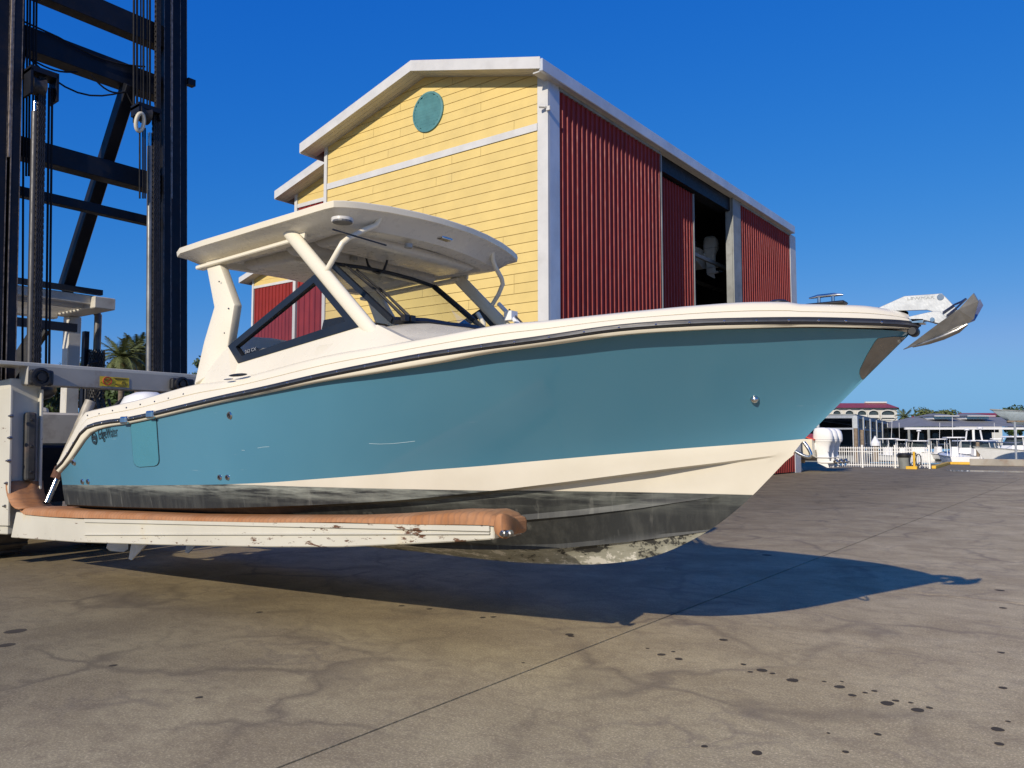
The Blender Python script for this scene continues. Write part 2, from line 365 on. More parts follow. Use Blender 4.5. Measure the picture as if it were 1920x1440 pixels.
# oil drips on the slabs
def stain(u, v, w, asp=.45):
    p = at(u, v, 2, 0); d = (Vector((p.x, p.y, 0))).length; r = w * d / F * .5
    ph = [random.uniform(.7, 1.2) for _ in range(14)]; ph = [(ph[i] + ph[i - 1] + ph[(i + 1) % 14]) / 3 for i in range(14)]
    MB().add([(p.x + r * ph[k] * math.cos(k * .4488), p.y + r * ph[k] * 1.1 * math.sin(k * .4488), .0015) for k in range(14)], [tuple(range(14))]).build('oil_stain', STAIN, ground)
for a in ((1428, 1257, 22), (1486, 1276, 22), (1574, 1288, 20), (1598, 1304, 14), (1664, 1319, 22), (1720, 1332, 22), (1680, 1314, 12), (1742, 1327, 12), (1708, 1318, 9), (1407, 1260, 12), (1448, 1263, 11), (1394, 1246, 11),
          (1240, 1228, 16), (1272, 1236, 15), (1214, 1216, 7), (1262, 1222, 8), (1872, 1368, 20), (1874, 1395, 15), (1646, 1377, 13), (1586, 1410, 12), (1321, 1400, 12), (1420, 1412, 20), (1880, 1290, 14), (1878, 1224, 12), (1356, 1200, 16), (981, 1243, 7), (1640, 1296, 12), (1622, 1299, 9), (1578, 1278, 7), (1545, 1278, 8),
          (28, 1184, 36), (12, 1210, 24), (212, 1248, 12), (649, 1119, 14), (486, 1148, 12), (805, 1142, 12), (905, 1158, 12), (925, 1157, 12), (752, 1136, 12), (1068, 1190, 16), (1071, 1193, 13), (373, 1308, 12), (1438, 1041, 18), (1248, 1067, 6), (1880, 1140, 12), (1875, 1107, 14), (1553, 1375, 7), (1890, 1353, 8)):
    stain(*a)
# ------------------------------------------------------------------ the blue boat
YC = 5.2
boat = thing('motor_boat', 'blue and cream motor boat with white hardtop carried on the forklift forks', 'boat', (-5, YC, 0.5))
def shp(x0, L, p, q, B, taper=.05):
    def f(x):
        s = max(0.0, x0 - x)
        if s <= 0: return 0.0
        return B * (1 - (1 - min(s / L, 1)) ** p) ** q - taper * max(0, (s - L) / 4.0)
    return f
def solve(u, v, hb):
    x = -4.0
    for _ in range(60):
        p = at(u, v, 1, YC - hb(x)); x = .5 * x + .5 * p.x
    return V((p.x, hb(p.x), p.z))
def catmull(P, t):
    n = len(P) - 1; i = min(int(t), n - 1); f = t - i
    p1, p2 = P[i], P[i + 1]; p0 = P[i - 1] if i else p1 * 2 - p2; p3 = P[i + 2] if i + 2 <= n else p2 * 2 - p1
    return .5 * ((2 * p1) + (p2 - p0) * f + (2 * p0 - 5 * p1 + 4 * p2 - p3) * f * f + (3 * p1 - p0 - 3 * p2 + p3) * f ** 3)
def line(pts, hb, N=72, p=1.35):
    P = [solve(u, v, hb) for u, v in pts]
    cum = [0.0]
    for a, b in zip(P, P[1:]): cum.append(cum[-1] + (b - a).length)
    out = []
    for k in range(N):
        s = (k / (N - 1)) ** p * cum[-1]; i = max(j for j in range(len(cum)) if cum[j] <= s + 1e-9); i = min(i, len(P) - 2)
        q = catmull(P, i + (s - cum[i]) / (cum[i + 1] - cum[i])); out.append(V((q.x, max(0, hb(q.x)), q.z)))
    out[0] = V((P[0].x, 0, P[0].z)); return out
def xc(u, v): return at(u, v, 1, YC).x
N = 72
hs = shp(xc(1714, 611), 4.2, 2.4, .74, 1.30)
RAIL = line([(1714, 611), (1695, 608), (1610, 604), (1512, 602), (1400, 603), (1300, 606), (1160, 616), (1020, 636), (895, 653), (797, 668), (731, 680), (610, 704), (500, 729), (423, 745), (350, 762), (287, 777), (239, 787), (204, 791.5), (172, 799), (157, 810), (143, 832), (125, 861), (109, 878)], hs)
LIP = line([(1715, 618), (1697, 616), (1610, 614), (1512, 612.5), (1400, 615), (1300, 618.5), (1160, 628), (1020, 647), (906, 663), (819, 680), (700, 700), (600, 716), (500, 737), (423, 753), (350, 770), (292, 784), (239, 795), (204, 800), (180, 807), (166, 816), (151, 836), (131, 864), (111, 886)], hs)
hbh = shp(xc(1703, 629), 4.4, 2.3, .77, 1.27, .03)
TOPL = line([(1703, 629), (1697, 622), (1610, 617), (1512, 615), (1400, 617), (1300, 620), (1160, 630), (1020, 648.5), (906, 664), (819, 681), (700, 701), (600, 717), (500, 738), (423, 754), (350, 771), (292, 785), (239, 796), (204, 801), (182, 809), (168, 818), (154, 838), (134, 866), (114, 888)], hbh)
hbb = shp(xc(1508, 823), 5.4, 2.2, 1.4, 1.19, .02)
BND = line([(1508, 823), (1400, 832), (1242, 844), (1011, 864), (900, 874), (780, 883), (726, 888), (596, 898), (500, 905), (425, 908), (371, 909), (246, 910), (117, 909)], hbb)
hbc = shp(xc(1488, 849), 5.2, 2.0, 1.3, 1.15, .02)
CHI = line([(1488, 849), (1358, 866), (1242, 880), (1088, 900), (915, 921), (780, 935), (697, 941), (557, 948), (371, 953), (246, 951), (123, 946)], hbc)
CHI2 = [V((p.x, max(0, p.y - .10 * min(1, p.y / .25)), p.z - .012 - .010 * min(1, p.y))) for p in CHI]
KEEL = line([(1488, 849), (1450, 889), (1412, 928), (1372, 964), (1327, 996), (1262, 1030), (1204, 1048), (1127, 1057.5), (1050, 1058), (934, 1051.5), (780, 1034)], lambda x: 0.0, p=1.0)
kx = KEEL[-1]
_k = [V((kx.x - i * .22, 0, kx.z - .002 * i)) for i in range(1, 17)]
_k[-1].x = CHI[-1].x + .02
def resample(P, n, p=1.35):
    cum = [0.0]
    for a, b in zip(P, P[1:]): cum.append(cum[-1] + (b - a).length)
    out = []
    for k in range(n):
        s = (k / (n - 1)) ** p * cum[-1]; i = min(max(j for j in range(len(cum)) if cum[j] <= s + 1e-9), len(P) - 2)
        out.append(P[i].lerp(P[i + 1], (s - cum[i]) / (cum[i + 1] - cum[i])))
    return out
KEEL = resample(KEEL + _k, N, 1.25)
def W(p, side=1): return V((p.x, YC - side * p.y, p.z))
def both(mb, rows):
    for sd_ in (1, -1): mb.grid([[W(p, sd_) for p in r] for r in rows])
    return mb
def blend(A, B, v, e0=1.0, e1=1.0):
    out = []
    for k in range(len(A)):
        t = min(1, k / (len(A) - 1) / .6); e = e0 + (e1 - e0) * t; g = v ** e
        a, b = A[k], B[k]; out.append(V((a.x + (b.x - a.x) * v, a.y + (b.y - a.y) * g, a.z + (b.z - a.z) * v)))
    return out
blue_rows = [blend(BND, TOPL, i / 14, 1.25, 1.05) for i in range(15)]
hull_side = both(MB(), blue_rows).build('hull_side', HULL, boat, smooth=40, weld=True)
bt = MB(); bt.grid([[W(p, 1) for p in r] for r in blue_rows]); BV = BVHTree.FromPolygons([tuple(p) for p in bt.v], bt.f)
def cast(u, v, off=0.0):
    d = Vector(ray(u, v)).normalized(); loc, nor, i, ds = BV.ray_cast(Vector(CAMP), d)
    if loc is None: return None, None
    if nor.dot(d) > 0: nor = -nor
    return loc + nor * off, nor
# lower hull : white boot area above the paint line, black below
pa, pb = solve(433, 908, hbb), solve(1412, 928, lambda x: 0.0)
wb = (pb.z - pa.z) / (pb.x - pa.x); wa = pa.z - wb * pa.x
BOTTOM = m_bottom(wa, wb, 0)
low_rows = [[p - V((0, -.004 if p.y > .1 else 0, 0)) for p in blend(CHI, BND, i / 4)] for i in range(4)] + [BND]
hls = shp(xc(1327, 996), 4.0, 1.8, 1.0, .44, 0)
_l = [solve(u, v, hls) for u, v in ((1327, 996), (1290, 1000), (1204, 1008), (1120, 1016.5), (1050, 1023))]
for i in range(1, 20):
    x_ = _l[4].x - i * .26; zk = float(np.interp(-x_, [-p.x for p in KEEL], [p.z for p in KEEL])); x_ = max(x_, KEEL[-1].x)
    _l.append(V((x_, hls(x_), (zk + hls(x_) * .36) * min(1, i / 5) + (_l[4].z - .004 * i) * (1 - min(1, i / 5)))))
    if x_ == KEEL[-1].x: break
LS = resample(_l, N, 1.35); LS[0].y = 0
stem = [p for p in KEEL if p.x >= LS[0].x] + [LS[0]]; stem = resample(stem, 101, 1.0)
keel2 = resample([LS[0]] + [p for p in KEEL if p.x < LS[0].x - .01], N, 1.3)
def blend2(v):
    lin_ = CHI2[0].lerp(LS[0], v); dev = stem[int(round(v * 100))] - lin_; out = []
    for k in range(N):
        t = k / (N - 1); w = (1 - t) ** 9; q = CHI2[k].lerp(LS[k], v); out.append(V((q.x + dev.x * w, q.y * (1 + .10 * math.sin(math.pi * v) * min(1, t * 4)), q.z + dev.z * w)))
    out[0].y = 0; return out
def strake(f, d=.03):
    A = blend2(f - .03); B = blend2(f); C = blend2(min(1, f + .02))
    lo = []
    for k, p in enumerate(B):
        m = min(1, max(0, (p.y - .02) / .12)); lo.append(V((p.x, p.y + .012 * m, p.z - d * m * .9)))
    return [A, lo, C]
rows = low_rows[::-1] + [CHI2, blend2(.1), blend2(.25)] + strake(.46) + [blend2(.62), blend2(.78), blend2(.9), blend2(.97), [V((p.x, p.y + .008, p.z - .02 * min(1, p.y / .1))) for p in LS], LS]
lower = both(MB(), rows).build('hull_bottom', BOTTOM, boat, smooth=25, weld=True)
keel = both(MB(), [blend(LS, keel2, i / 5) for i in range(6)]).build('keel', m_keel(), boat, smooth=40, weld=True)
# transom
tr = [r[-1] for r in blue_rows[::-1]] + [r[-1] for r in rows] + [keel2[-1]]
MB().add([W(p, 1) for p in tr] + [W(p, -1) for p in tr[::-1]], [tuple(range(2 * len(tr)))]).build('transom', GEL, boat)
# rub rail and lip
def sweep(mb, L, prof):
    rows = []
    for dh, dz in prof: rows.append([V((p.x + (dh if k == 0 else 0) * 1.0, p.y + (dh if k else 0), p.z + dz)) for k, p in enumerate(L)])
    return both(mb, rows)
rail = sweep(MB(), RAIL, [(-.01, .024), (.020, .022), (.026, .010), (.026, -.014), (.018, -.021), (-.02, -.022)]).build('rub_rail', DRUB, boat, smooth=50)
sweep(MB(), RAIL, [(.025, .008), (.037, .004), (.037, -.006), (.025, -.010)]).build('rail_insert', mat('rail_insert_steel', (.10, .10, .105), .35, .6, var=.2), rail, smooth=50)
low_lip = []
for k in range(N):
    a, b = RAIL[k], LIP[k]; low_lip.append(b)
both(MB(), [[V((p.x, p.y - .01, p.z - .020)) for p in RAIL], [V((p.x + (.01 if k == 0 else 0), p.y + .018, p.z - .022)) for k, p in enumerate(RAIL)], [V((p.x, p.y + .016, p.z + .012)) for p in LIP], [V((p.x, p.y + .004, p.z)) for p in LIP], [V((p.x - .01, max(0, p.y - .16), p.z + .012)) for p in LIP]]).build('rail_lip', GEL, boat, smooth=50)
sc = MB(); acc = 0
for k in range(3, N - 1):
    acc += (RAIL[k] - RAIL[k - 1]).length
    if acc > .15:
        acc = 0
        for s_ in (1,): sc.ball(W(RAIL[k] + V((0, .038, -.001)), s_), .0075, 6)
prop(sc.build('rail_screws', CHROME, rail), kind='stuff')
# gunwale cap and deck
hcap = lambda x: max(0, hs(x) - .05)
CAP = line([(1707, 600), (1700, 592.5), (1675, 585), (1625, 577), (1590, 575), (1497, 573), (1490, 570), (1400, 569.5), (1300, 576), (1150, 590), (1020, 604), (950, 609.5), (906, 616), (819, 632), (709, 652), (600, 671), (436, 713), (362, 723), (292, 742), (251, 753), (198, 765), (166, 772), (155, 778), (140, 806), (125, 836), (107, 869)], hcap)
capin = [V((p.x - (.15 if k == 0 else 0), max(0, p.y - .26), p.z + .012)) for k, p in enumerate(CAP)]
groove = []
for k in range(N):
    a, b = RAIL[k], CAP[k]; groove.append((a, b))
r0 = [V((p.x, p.y + .004, p.z + .021)) for p in RAIL]
def mid(f, dh): return [V((a.x + (b.x - a.x) * f, a.y + (b.y - a.y) * f + (dh if k else 0), a.z + .021 + (b.z - a.z - .021) * f)) for k, (a, b) in enumerate(groove)]
crow = [r0, mid(.30, .010), mid(.46, .006), mid(.49, -.010), mid(.52, .0), mid(.86, .004), CAP, [V((p.x, max(0, p.y - .03), p.z + .014)) for p in CAP], capin]
both(MB(), crow).build('gunwale', GEL, boat, smooth=35, weld=True)
nf = next(k for k in range(N) if CAP[k].x < -4.6)
dk = MB(); dk.grid([[W(p, 1) for p in capin[:nf + 1]], [V((p.x, YC, p.z + .02)) for p in capin[:nf + 1]], [W(p, -1) for p in capin[:nf + 1]]]); dk.build('foredeck', GEL, boat, smooth=40)
ck = capin[nf:]; flr = 1.35
both(MB(), [ck, [V((p.x, p.y - .03, min(p.z - .02, flr)) ) for p in ck], [V((p.x, 0, flr)) for p in ck]]).build('cockpit', GEL, boat, smooth=30)
scr = MB()
for u, v in ((165, 779), (187, 776), (212, 770), (238, 764.5), (264, 758.5), (291, 753), (317, 747), (345, 739)):
    p = solve(u, v, lambda x: hs(x) - .035); scr.ball(W(p + V((0, .004, 0))), .009, 6)
prop(scr.build('gunwale_snaps', STEEL, boat), kind='stuff')
# chrome rail joints by the side door
for u, v in ((239, 788), (288, 777.5)):
    p = solve(u, v, hs); MB().box(W(p + V((0, .026, 0))), (.12, .05, .075)).build('rail_coupling', CHROME, boat, bevel=.018, seg=2)
# side door
def patch(corners, n, off, m, name, rnd=0.0, side=1):
    mb = MB(); rowsq = []
    for i in range(n + 1):
        r = []
        for j in range(n + 1):
            a, b = i / n, j / n
            u = (corners[0][0] * (1 - b) + corners[1][0] * b) * (1 - a) + (corners[3][0] * (1 - b) + corners[2][0] * b) * a
            v = (corners[0][1] * (1 - b) + corners[1][1] * b) * (1 - a) + (corners[3][1] * (1 - b) + corners[2][1] * b) * a
            p, nn = cast(u, v, off); r.append(p)
        rowsq.append(r)
    return rowsq
def plate_px(poly, off, thick, m, name, parent, smooth=0, mirror=False, dens=None):
    pts = []; mb = MB(); ring = []
    for (u, v) in poly:
        p, nn = cast(u, v, off)
        if p is None: continue
        ring.append((p, nn))
    top = [p for p, n_ in ring]; bot = [p - n_ * thick for p, n_ in ring]; k = len(ring)
    c = sum(top, V((0, 0, 0))) / k
    uv = [sum(q[0] for q in poly) / len(poly), sum(q[1] for q in poly) / len(poly)]; cc, _n = cast(uv[0], uv[1], off); c = cc if cc else c
    for s_ in ((1, -1) if mirror else (1,)):
        fl = (lambda q: q) if s_ == 1 else (lambda q: V((q.x, 2 * YC - q.y, q.z)))
        mb.add([fl(q) for q in top + bot + [c]], [(i, (i + 1) % k, 2 * k) for i in range(k)] + [(i, (i + 1) % k, k + (i + 1) % k, k + i) for i in range(k)])
    return mb.build(name, m, parent, smooth=smooth)
def rrect(x0, y0, x1, y1, r, skew=0):
    out = []
    for cx, cy, a0 in ((x1 - r, y0 + .1, -90), (x1 - r, y1 - r, 0), (x0 + r, y1 - r, 90), (x0 + r, y0 + .1, 180)):
        if cy < y0 + 1: out.append((cx + (r if a0 == -90 else -r), cy)); continue
        for k in range(6):
            a = math.radians(a0 + 18 * k); out.append((cx + r * math.cos(a), cy + r * math.sin(a)))
    return out
dpoly = [(246, 796), (293.5, 786)] + [(298.5, 861), (298, 867), (295, 871.5), (290, 873.5)] + [(263, 875.5), (257.5, 874), (253, 869.5), (251, 863)]
plate_px([(272 + (u - 272) * 1.04, 833 + (v - 833) * 1.022) for u, v in dpoly], .0025, .004, BLACK, 'side_door', boat)
door = plate_px(dpoly, .006, .010, HULL2, 'door_panel', boat)
# through hull fittings
def fitting(u, v, r, parent=boat):
    p, n_ = cast(u, v)
    o = MB().lathe(p, n_, [(r, -.01), (r, .004), (r * .82, .012), (r * .55, .012), (r * .5, .002)], 14).build('drain_fitting', CHROME, parent, smooth=30)
    MB().lathe(p, n_, [(r * .5, .002), (r * .5, .0065)], 12).build('drain_hole', BLACK, o)
for u, v, r in ((138.5, 867, .034), (155, 903, .03), (165.5, 903, .03), (431, 779, .034), (412.5, 895, .026), (427, 895, .026)): fitting(u, v, r)
p, n_ = cast(1415, 748)
MB().lathe(p, n_, [(.028, -.01), (.028, .004), (.022, .018), (.010, .028), (.002, .03)], 16).build('hull_vent', CHROME, boat, smooth=60)
# scratches
SCR = mat('scuffed_gelcoat', (.36, .47, .50), .5)
for pts in (((692, 831.5), (712, 832.5), (738, 831.5), (762, 829), (778, 827)), ((483, 840), (495, 838), (505, 837.5)), ((453, 844), (459, 844.5))):
    P_ = [cast(u, v, .0008) for u, v in pts]; m_ = MB(); m_.grid([[p + V((0, 0, .0013)) for p, n_ in P_], [p - V((0, 0, .0013)) for p, n_ in P_]]); m_.build('hull_scratch', SCR, boat)
# stem plate, bow eye
sp = [(1646, 633.5), (1676, 630.5), (1698.5, 632.5), (1699, 634), (1662, 670), (1620, 710.2), (1617.5, 711.3), (1613, 705.5), (1611, 700), (1612, 692), (1624, 667), (1640, 640)]
plate_px(sp, .006, .008, STEEL, 'stem_plate', boat, mirror=True)
e1, e2 = at(1507, 829, 1, YC), at(1491, 846, 1, YC); e3 = at(1518, 842, 1, YC)
arc = []
for k in range(13):
    t = k / 12; q = e1.lerp(e2, t); b = (at(1522, 858, 1, YC) - e1.lerp(e2, .5)) * math.sin(math.pi * t) ** .75; arc.append(q + b * .9)
MB().tube(arc, .011, 10).build('bow_eye', CHROME, boat, smooth=60)
# logo
def text_mesh(s, w, h, m, name, parent, M4, depth=.002, shear=0.0):
    cu = bpy.data.curves.new(name, 'FONT'); cu.body = s; cu.size = 1; cu.extrude = depth; cu.align_x = 'LEFT'; cu.shear = shear; cu.resolution_u = 3
    to = bpy.data.objects.new('t', cu); COL.objects.link(to); bpy.context.view_layer.update()
    me = bpy.data.meshes.new_from_object(to.evaluated_get(bpy.context.evaluated_depsgraph_get())); bpy.data.objects.remove(to)
    xs = [q.co.x for q in me.vertices]; ys = [q.co.y for q in me.vertices]
    me.transform(Matrix.Diagonal((w / (max(xs) - min(xs)), h / (max(ys) - min(ys)), 1, 1)) @ Matrix.Translation((-min(xs), -min(ys), 0)))
    o0 = ORG[parent.name]; me.transform(Matrix.Translation(-o0) @ M4); me.materials.clear(); me.materials.append(m); me.name = name
    o = bpy.data.objects.new(name, me); COL.objects.link(o); o.parent = parent; ORG[o.name] = o0; return o
def frame(p, right, nor):
    z = nor.normalized(); x = (right - z * right.dot(z)).normalized(); y = z.cross(x)
    return Matrix(((x.x, y.x, z.x, p.x), (x.y, y.y, z.y, p.y), (x.z, y.z, z.z, p.z), (0, 0, 0, 1)))
p0, n0 = cast(187.5, 830, .004); p1, n1 = cast(223, 824.5, .004); wdt = (p1 - p0).length
LOGO = mat('logo_dark_chrome', (.035, .06, .075), .25, .3)
lg = text_mesh('EdgeWater', wdt, .135, LOGO, 'lettering', boat, frame(p0, p1 - p0, n0))
pc, nc = cast(178, 822, .004); fr = frame(pc, p1 - p0, nc); em = MB(); r_ = .056
ring = [fr @ V((r_ * .82 * math.cos(a), r_ * math.sin(a), .002)) for a in [2 * math.pi * k / 24 for k in range(25)]]
em.tube(ring, .006, 6)
for y0, y1, wv in ((.028, .012, .05), (.006, -.012, .045), (-.03, -.046, .03)):
    em.prism([fr @ V((-wv, y0, 0)), fr @ V((0, y0 + .006, 0)), fr @ V((wv * .8, y0 - .02, 0)), fr @ V((wv * .7, y1 - .02, 0)), fr @ V((0, y1 + .004, 0)), fr @ V((-wv, y1, 0))], nc * .003)
em.build('emblem', LOGO, boat, smooth=40)

# ---- cabin sides and console trunk
HB = 1.06
def S(u, v, h=HB, side=1):
    p = at(u, v, 1, YC - h)
    if side == -1: p.y = 2 * YC - p.y
    return p
def mir(p, s_): return p if s_ == 1 else V((p.x, 2 * YC - p.y, p.z))
capz = lambda x: float(np.interp(-x, [-p.x for p in CAP], [p.z for p in CAP]))
def capP(u, v, d=.03): 
    p = solve(u, v, lambda x: max(0, hs(x) - .05 - d)); return W(p)
lowp = [capP(364, 722), capP(436, 712), capP(520, 691), capP(600, 671), capP(680, 658), capP(745, 645), capP(790, 637)]
upp = [S(366, 717), S(427, 648.5), S(446, 681), S(558, 647), S(671, 613), S(708, 609, 1.04), S(752, 631, 1.08)]
def drop(p): return V((p.x, p.y, p.z - .03))
for s_ in (1, -1):
    c = MB(); lo = [mir(drop(p), s_) for p in lowp]; up_ = [mir(p, s_) for p in upp]
    tk = V((0, .07 * s_, 0))
    c.grid([lo, up_]); c.grid([[p + tk for p in lo], [p + tk for p in up_]]); c.grid([up_, [p + tk for p in up_]]); c.add([lo[-1], up_[-1], up_[-1] + tk, lo[-1] + tk], [(0, 1, 2, 3)])
    c.build('cabin_side', GEL, boat, smooth=30)
# trunk ahead of windscreen: loft of half sections
sec = []
for x, ht, hz, hc in ((-4.95, 1.03, 2.34, 2.44), (-4.60, 1.035, 2.36, 2.475), (-4.35, 1.0, 2.335, 2.46), (-4.05, .88, 2.27, 2.385), (-3.72, .76, 2.19, 2.285), (-3.45, .58, 2.14, 2.2)):
    zc = capz(x); hbx = hs(x) - .085
    sec.append([V((x, YC - hbx, zc - .02)), V((x, YC - hbx * .5 - ht * .5, zc * .45 + hz * .55)), V((x, YC - ht, hz - .03)), V((x, YC - ht + .09, hz)), V((x, YC - ht * .5, hc - .02)), V((x, YC, hc)),
                V((x, YC + ht * .5, hc - .02)), V((x, YC + ht - .09, hz)), V((x, YC + ht, hz - .03)), V((x, YC + hbx * .5 + ht * .5, zc * .45 + hz * .55)), V((x, YC + hbx, zc - .02))])
tk_ = MB().grid(sec); tk_.add(sec[-1], [tuple(range(11))]); tk_.add(sec[0], [tuple(range(11))]); tk_.build('console_trunk', GEL, boat, smooth=38, weld=True)
# side windows
def framed(outer, inner, t, vec, m, gm, name, gname, parent):
    mb = MB(); n = len(outer); v = Vector(vec)
    for A, B in ((outer, inner),):
        a = [Vector(p) for p in A]; b = [Vector(p) for p in B]
        vs = a + b + [p + v for p in a] + [p + v for p in b]; fs = []
        for i in range(n):
            j = (i + 1) % n
            fs += [(i, j, n + j, n + i), (2 * n + i, 2 * n + j, 3 * n + j, 3 * n + i), (i, j, 2 * n + j, 2 * n + i), (n + i, n + j, 3 * n + j, 3 * n + i)]
        mb.add(vs, fs)
    o = mb.build(name, m, parent)
    g = MB().add([Vector(p) + v * .5 for p in inner], [tuple(range(n))]).build(gname, gm, o); return o
wo = [(427, 649), (589, 514.5), (672, 612.5), (446, 681)]; wi = [(441.5, 650.5), (588, 530), (648, 602.5), (453, 667.5)]
for s_ in (1, -1):
    fo = [mir(S(*q, h=HB + .012), s_) for q in wo]; fi = [mir(S(*q, h=HB + .012), s_) for q in wi]
    sw = framed(fo, fi, 0, (0, .05 * s_, 0), FRAME, SMOKE, 'side_window', 'pane', boat)
    if s_ == 1:
        lb = [(457, 664.5), (461, 656.5), (480, 651), (484, 657.5)]
        pl = MB().prism([S(*q, h=HB + .006) for q in lb], (0, .01, 0)).build('name_tab', FRAME, sw)
        a, b = S(459.5, 663, HB + .0135), S(482.5, 656, HB + .0135)
        text_mesh('262 CX', (b - a).length * .9, .028, LETTER, 'lettering', sw, frame(a, b - a, V((0, -1, 0))), .0006)
# dark sill inside at the front corner of the side window
MB().prism([S(603, 617, .95), S(607, 600, .95), S(638, 594, .95), S(664, 607, .95)], (0, .5, 0)).build('dash', BLACK, boat)
# aft pillars
po = [(383, 480), (401, 576), (382, 640), (363, 722)]; pi = [(405, 477), (439, 571), (427, 648), (400, 700)]
for s_ in (1, -1):
    hh = [1.02, 1.055, 1.065, 1.13]
    A = [S(*q, h=h) for q, h in zip(po, hh)]; B = [S(*q, h=h) for q, h in zip(pi, (1.02, 1.055, 1.065, 1.115))]
    A[-1] = capP(363, 722, .0); m_ = MB(); th = V((0, .085, 0))
    loops = [[mir(a, s_), mir(b, s_), mir(b + th, s_), mir(a + th, s_)] for a, b in zip(A, B)]
    up0 = [p + V((0, 0, .05)) for p in loops[0]]
    pl = m_.loft([up0] + loops).build('aft_pillar', GEL, boat, bevel=.012, seg=2, smooth=30)
    if s_ == 1:
        ss = MB()
        for u, v in ((396, 481), (411, 528), (428.5, 578.5), (421, 624.5), (410, 669), (370, 711)): ss.ball(S(u, v, 1.062 if v > 500 else 1.03) , .008, 6)
        prop(ss.build('pillar_screws', STEEL, pl), kind='stuff')
# ---- forward pillars, struts
HP = 1.04
for s_ in (1, -1):
    a, b = S(544, 437, HP), S(688, 611, HP); a = a + (a - b) * .03; b = b + (b - a) * .10
    d = (b - a).normalized(); nrm = d.cross(V((0, 1, 0))).normalized(); m_ = MB(); lp = []
    for q in (a, b):
        lp.append([mir(q + nrm * (.062 * math.cos(t)) + V((0, .042 * math.sin(t), 0)), s_) for t in [2 * math.pi * k / 20 for k in range(20)]])
    fp = m_.loft(lp).build('forward_pillar', GEL, boat, smooth=60)
    tri = [a + d * .02 + nrm * .1 * sg for sg in (1,)]
    k_ = 1 if nrm.x > 0 else -1
    t0 = a + nrm * (.05 * k_); MB().prism([mir(p, s_) for p in (t0, t0 + V((.22, 0, .05)), t0 + V((.20, 0, .015)), t0 + d * .20 + V((.03, 0, 0)))], V((0, .02 * s_, 0))).build('bracket', GEL, fp)
    st = [V((x_, YC - h_, z_)) for x_, h_, z_ in ((-4.95, 1.05, 2.84), (-4.85, 1.045, 2.955), (-4.785, 1.03, 3.05), (-4.765, .985, 3.095), (-4.735, .84, 3.19), (-4.70, .76, 3.235), (-4.68, .73, 3.30))]
    MB().tube([mir(p, s_) for p in st], .022, 10).build('strut', GEL, boat, smooth=60)
# ---- windscreen
WT = [(622, 505), (815, 532)]; 
tl, trr = at(622, 504, 1, YC - .66), at(815, 531, 1, YC + .65); bl_, br_ = at(735, 602, 1, YC - .60), at(912, 616, 1, YC + .60)
tl.x = trr.x = -5.35; tl.z = trr.z = 3.03; hT, hB_ = .655, .62
tl.y, trr.y = YC - hT, YC + hT
ct = (tl + trr) / 2 + V((.03, 0, .025)); bl_ = V((-4.64, YC - hB_, 2.475)); br_ = V((-4.64, YC + hB_, 2.51)); cb = V((-4.58, YC, 2.50))
tp = [tl, tl.lerp(ct, .5) + V((.008, 0, .007)), ct, ct.lerp(trr, .5) + V((.008, 0, .007)), trr]; bp = [bl_, bl_.lerp(cb, .5) + V((.03, 0, .01)), cb, cb.lerp(br_, .5) + V((.03, 0, .01)), br_]
ws = MB()
loop = tp + bp[::-1]
ws.tube(tp, .019, 6); ws.tube(bp, .034, 6); ws.bar(tl, bl_, .035, .045, (1, 0, 1)); ws.bar(trr, br_, .035, .045, (1, 0, 1))
wsc = ws.build('windscreen', FRAME, boat, smooth=50)
MB().grid([tp, bp]).build('pane', GLASS, wsc, smooth=60)
for f, off in ((.30, 0), (.42, .09)):
    b0 = bl_.lerp(cb, .12 + off * 1.2) + V((.06, 0, .02)); t0 = tl.lerp(ct, .06 + off) ; t1 = b0.lerp(t0, .90 - off) + V((.035, 0, .03))
    w_ = MB().tube([b0, b0.lerp(t1, .5) + V((.015, 0, .015)), t1], [.016, .010, .006], 6).box(b0, (.05, .05, .05)); wp = w_.build('wiper', BLACK, boat)
    MB().bar(b0.lerp(t1, .55) + V((.01, .02, .0)), t1 + V((0, .02, 0)) + (t1 - b0) * .03, .012, .02).build('blade', BLACK, wp)
# rail seen through the glass on the port side, folded outrigger pole on the port pillar
pb_, pt_ = mir(S(690, 612, HP), -1), mir(S(546, 437, HP), -1); dd = (pb_ - pt_)
orr = MB().tube([pt_ + dd * .50 + V((.12, -.03, .06)), pb_ + dd * .14 + V((.12, -.03, .05))], .022, 8).tube([pt_ + dd * .52 + V((.17, .03, .0)), pb_ + dd * .16 + V((.17, .03, .0))], .018, 8)
orr.box(pt_ + dd * .62 + V((.15, -.02, .03)), (.09, .10, .09)).build('outrigger', WHITE, boat, smooth=50)
MB().tube([pt_ + dd * .55 + V((.18, 0, .04)), pt_ + dd * .8 + V((.22, 0, .0)), pb_ + dd * .2 + V((.30, 0, .01))], .009, 6).build('outrigger_line', BLACK, boat)
MB().tube([V((-4.9, 5.95, 2.4)), V((-4.8, 5.93, 2.5)), V((-4.76, 5.9, 2.62)), V((-4.82, 5.88, 2.72))], .022, 8).build('grab_rail', GEL, boat, smooth=60)
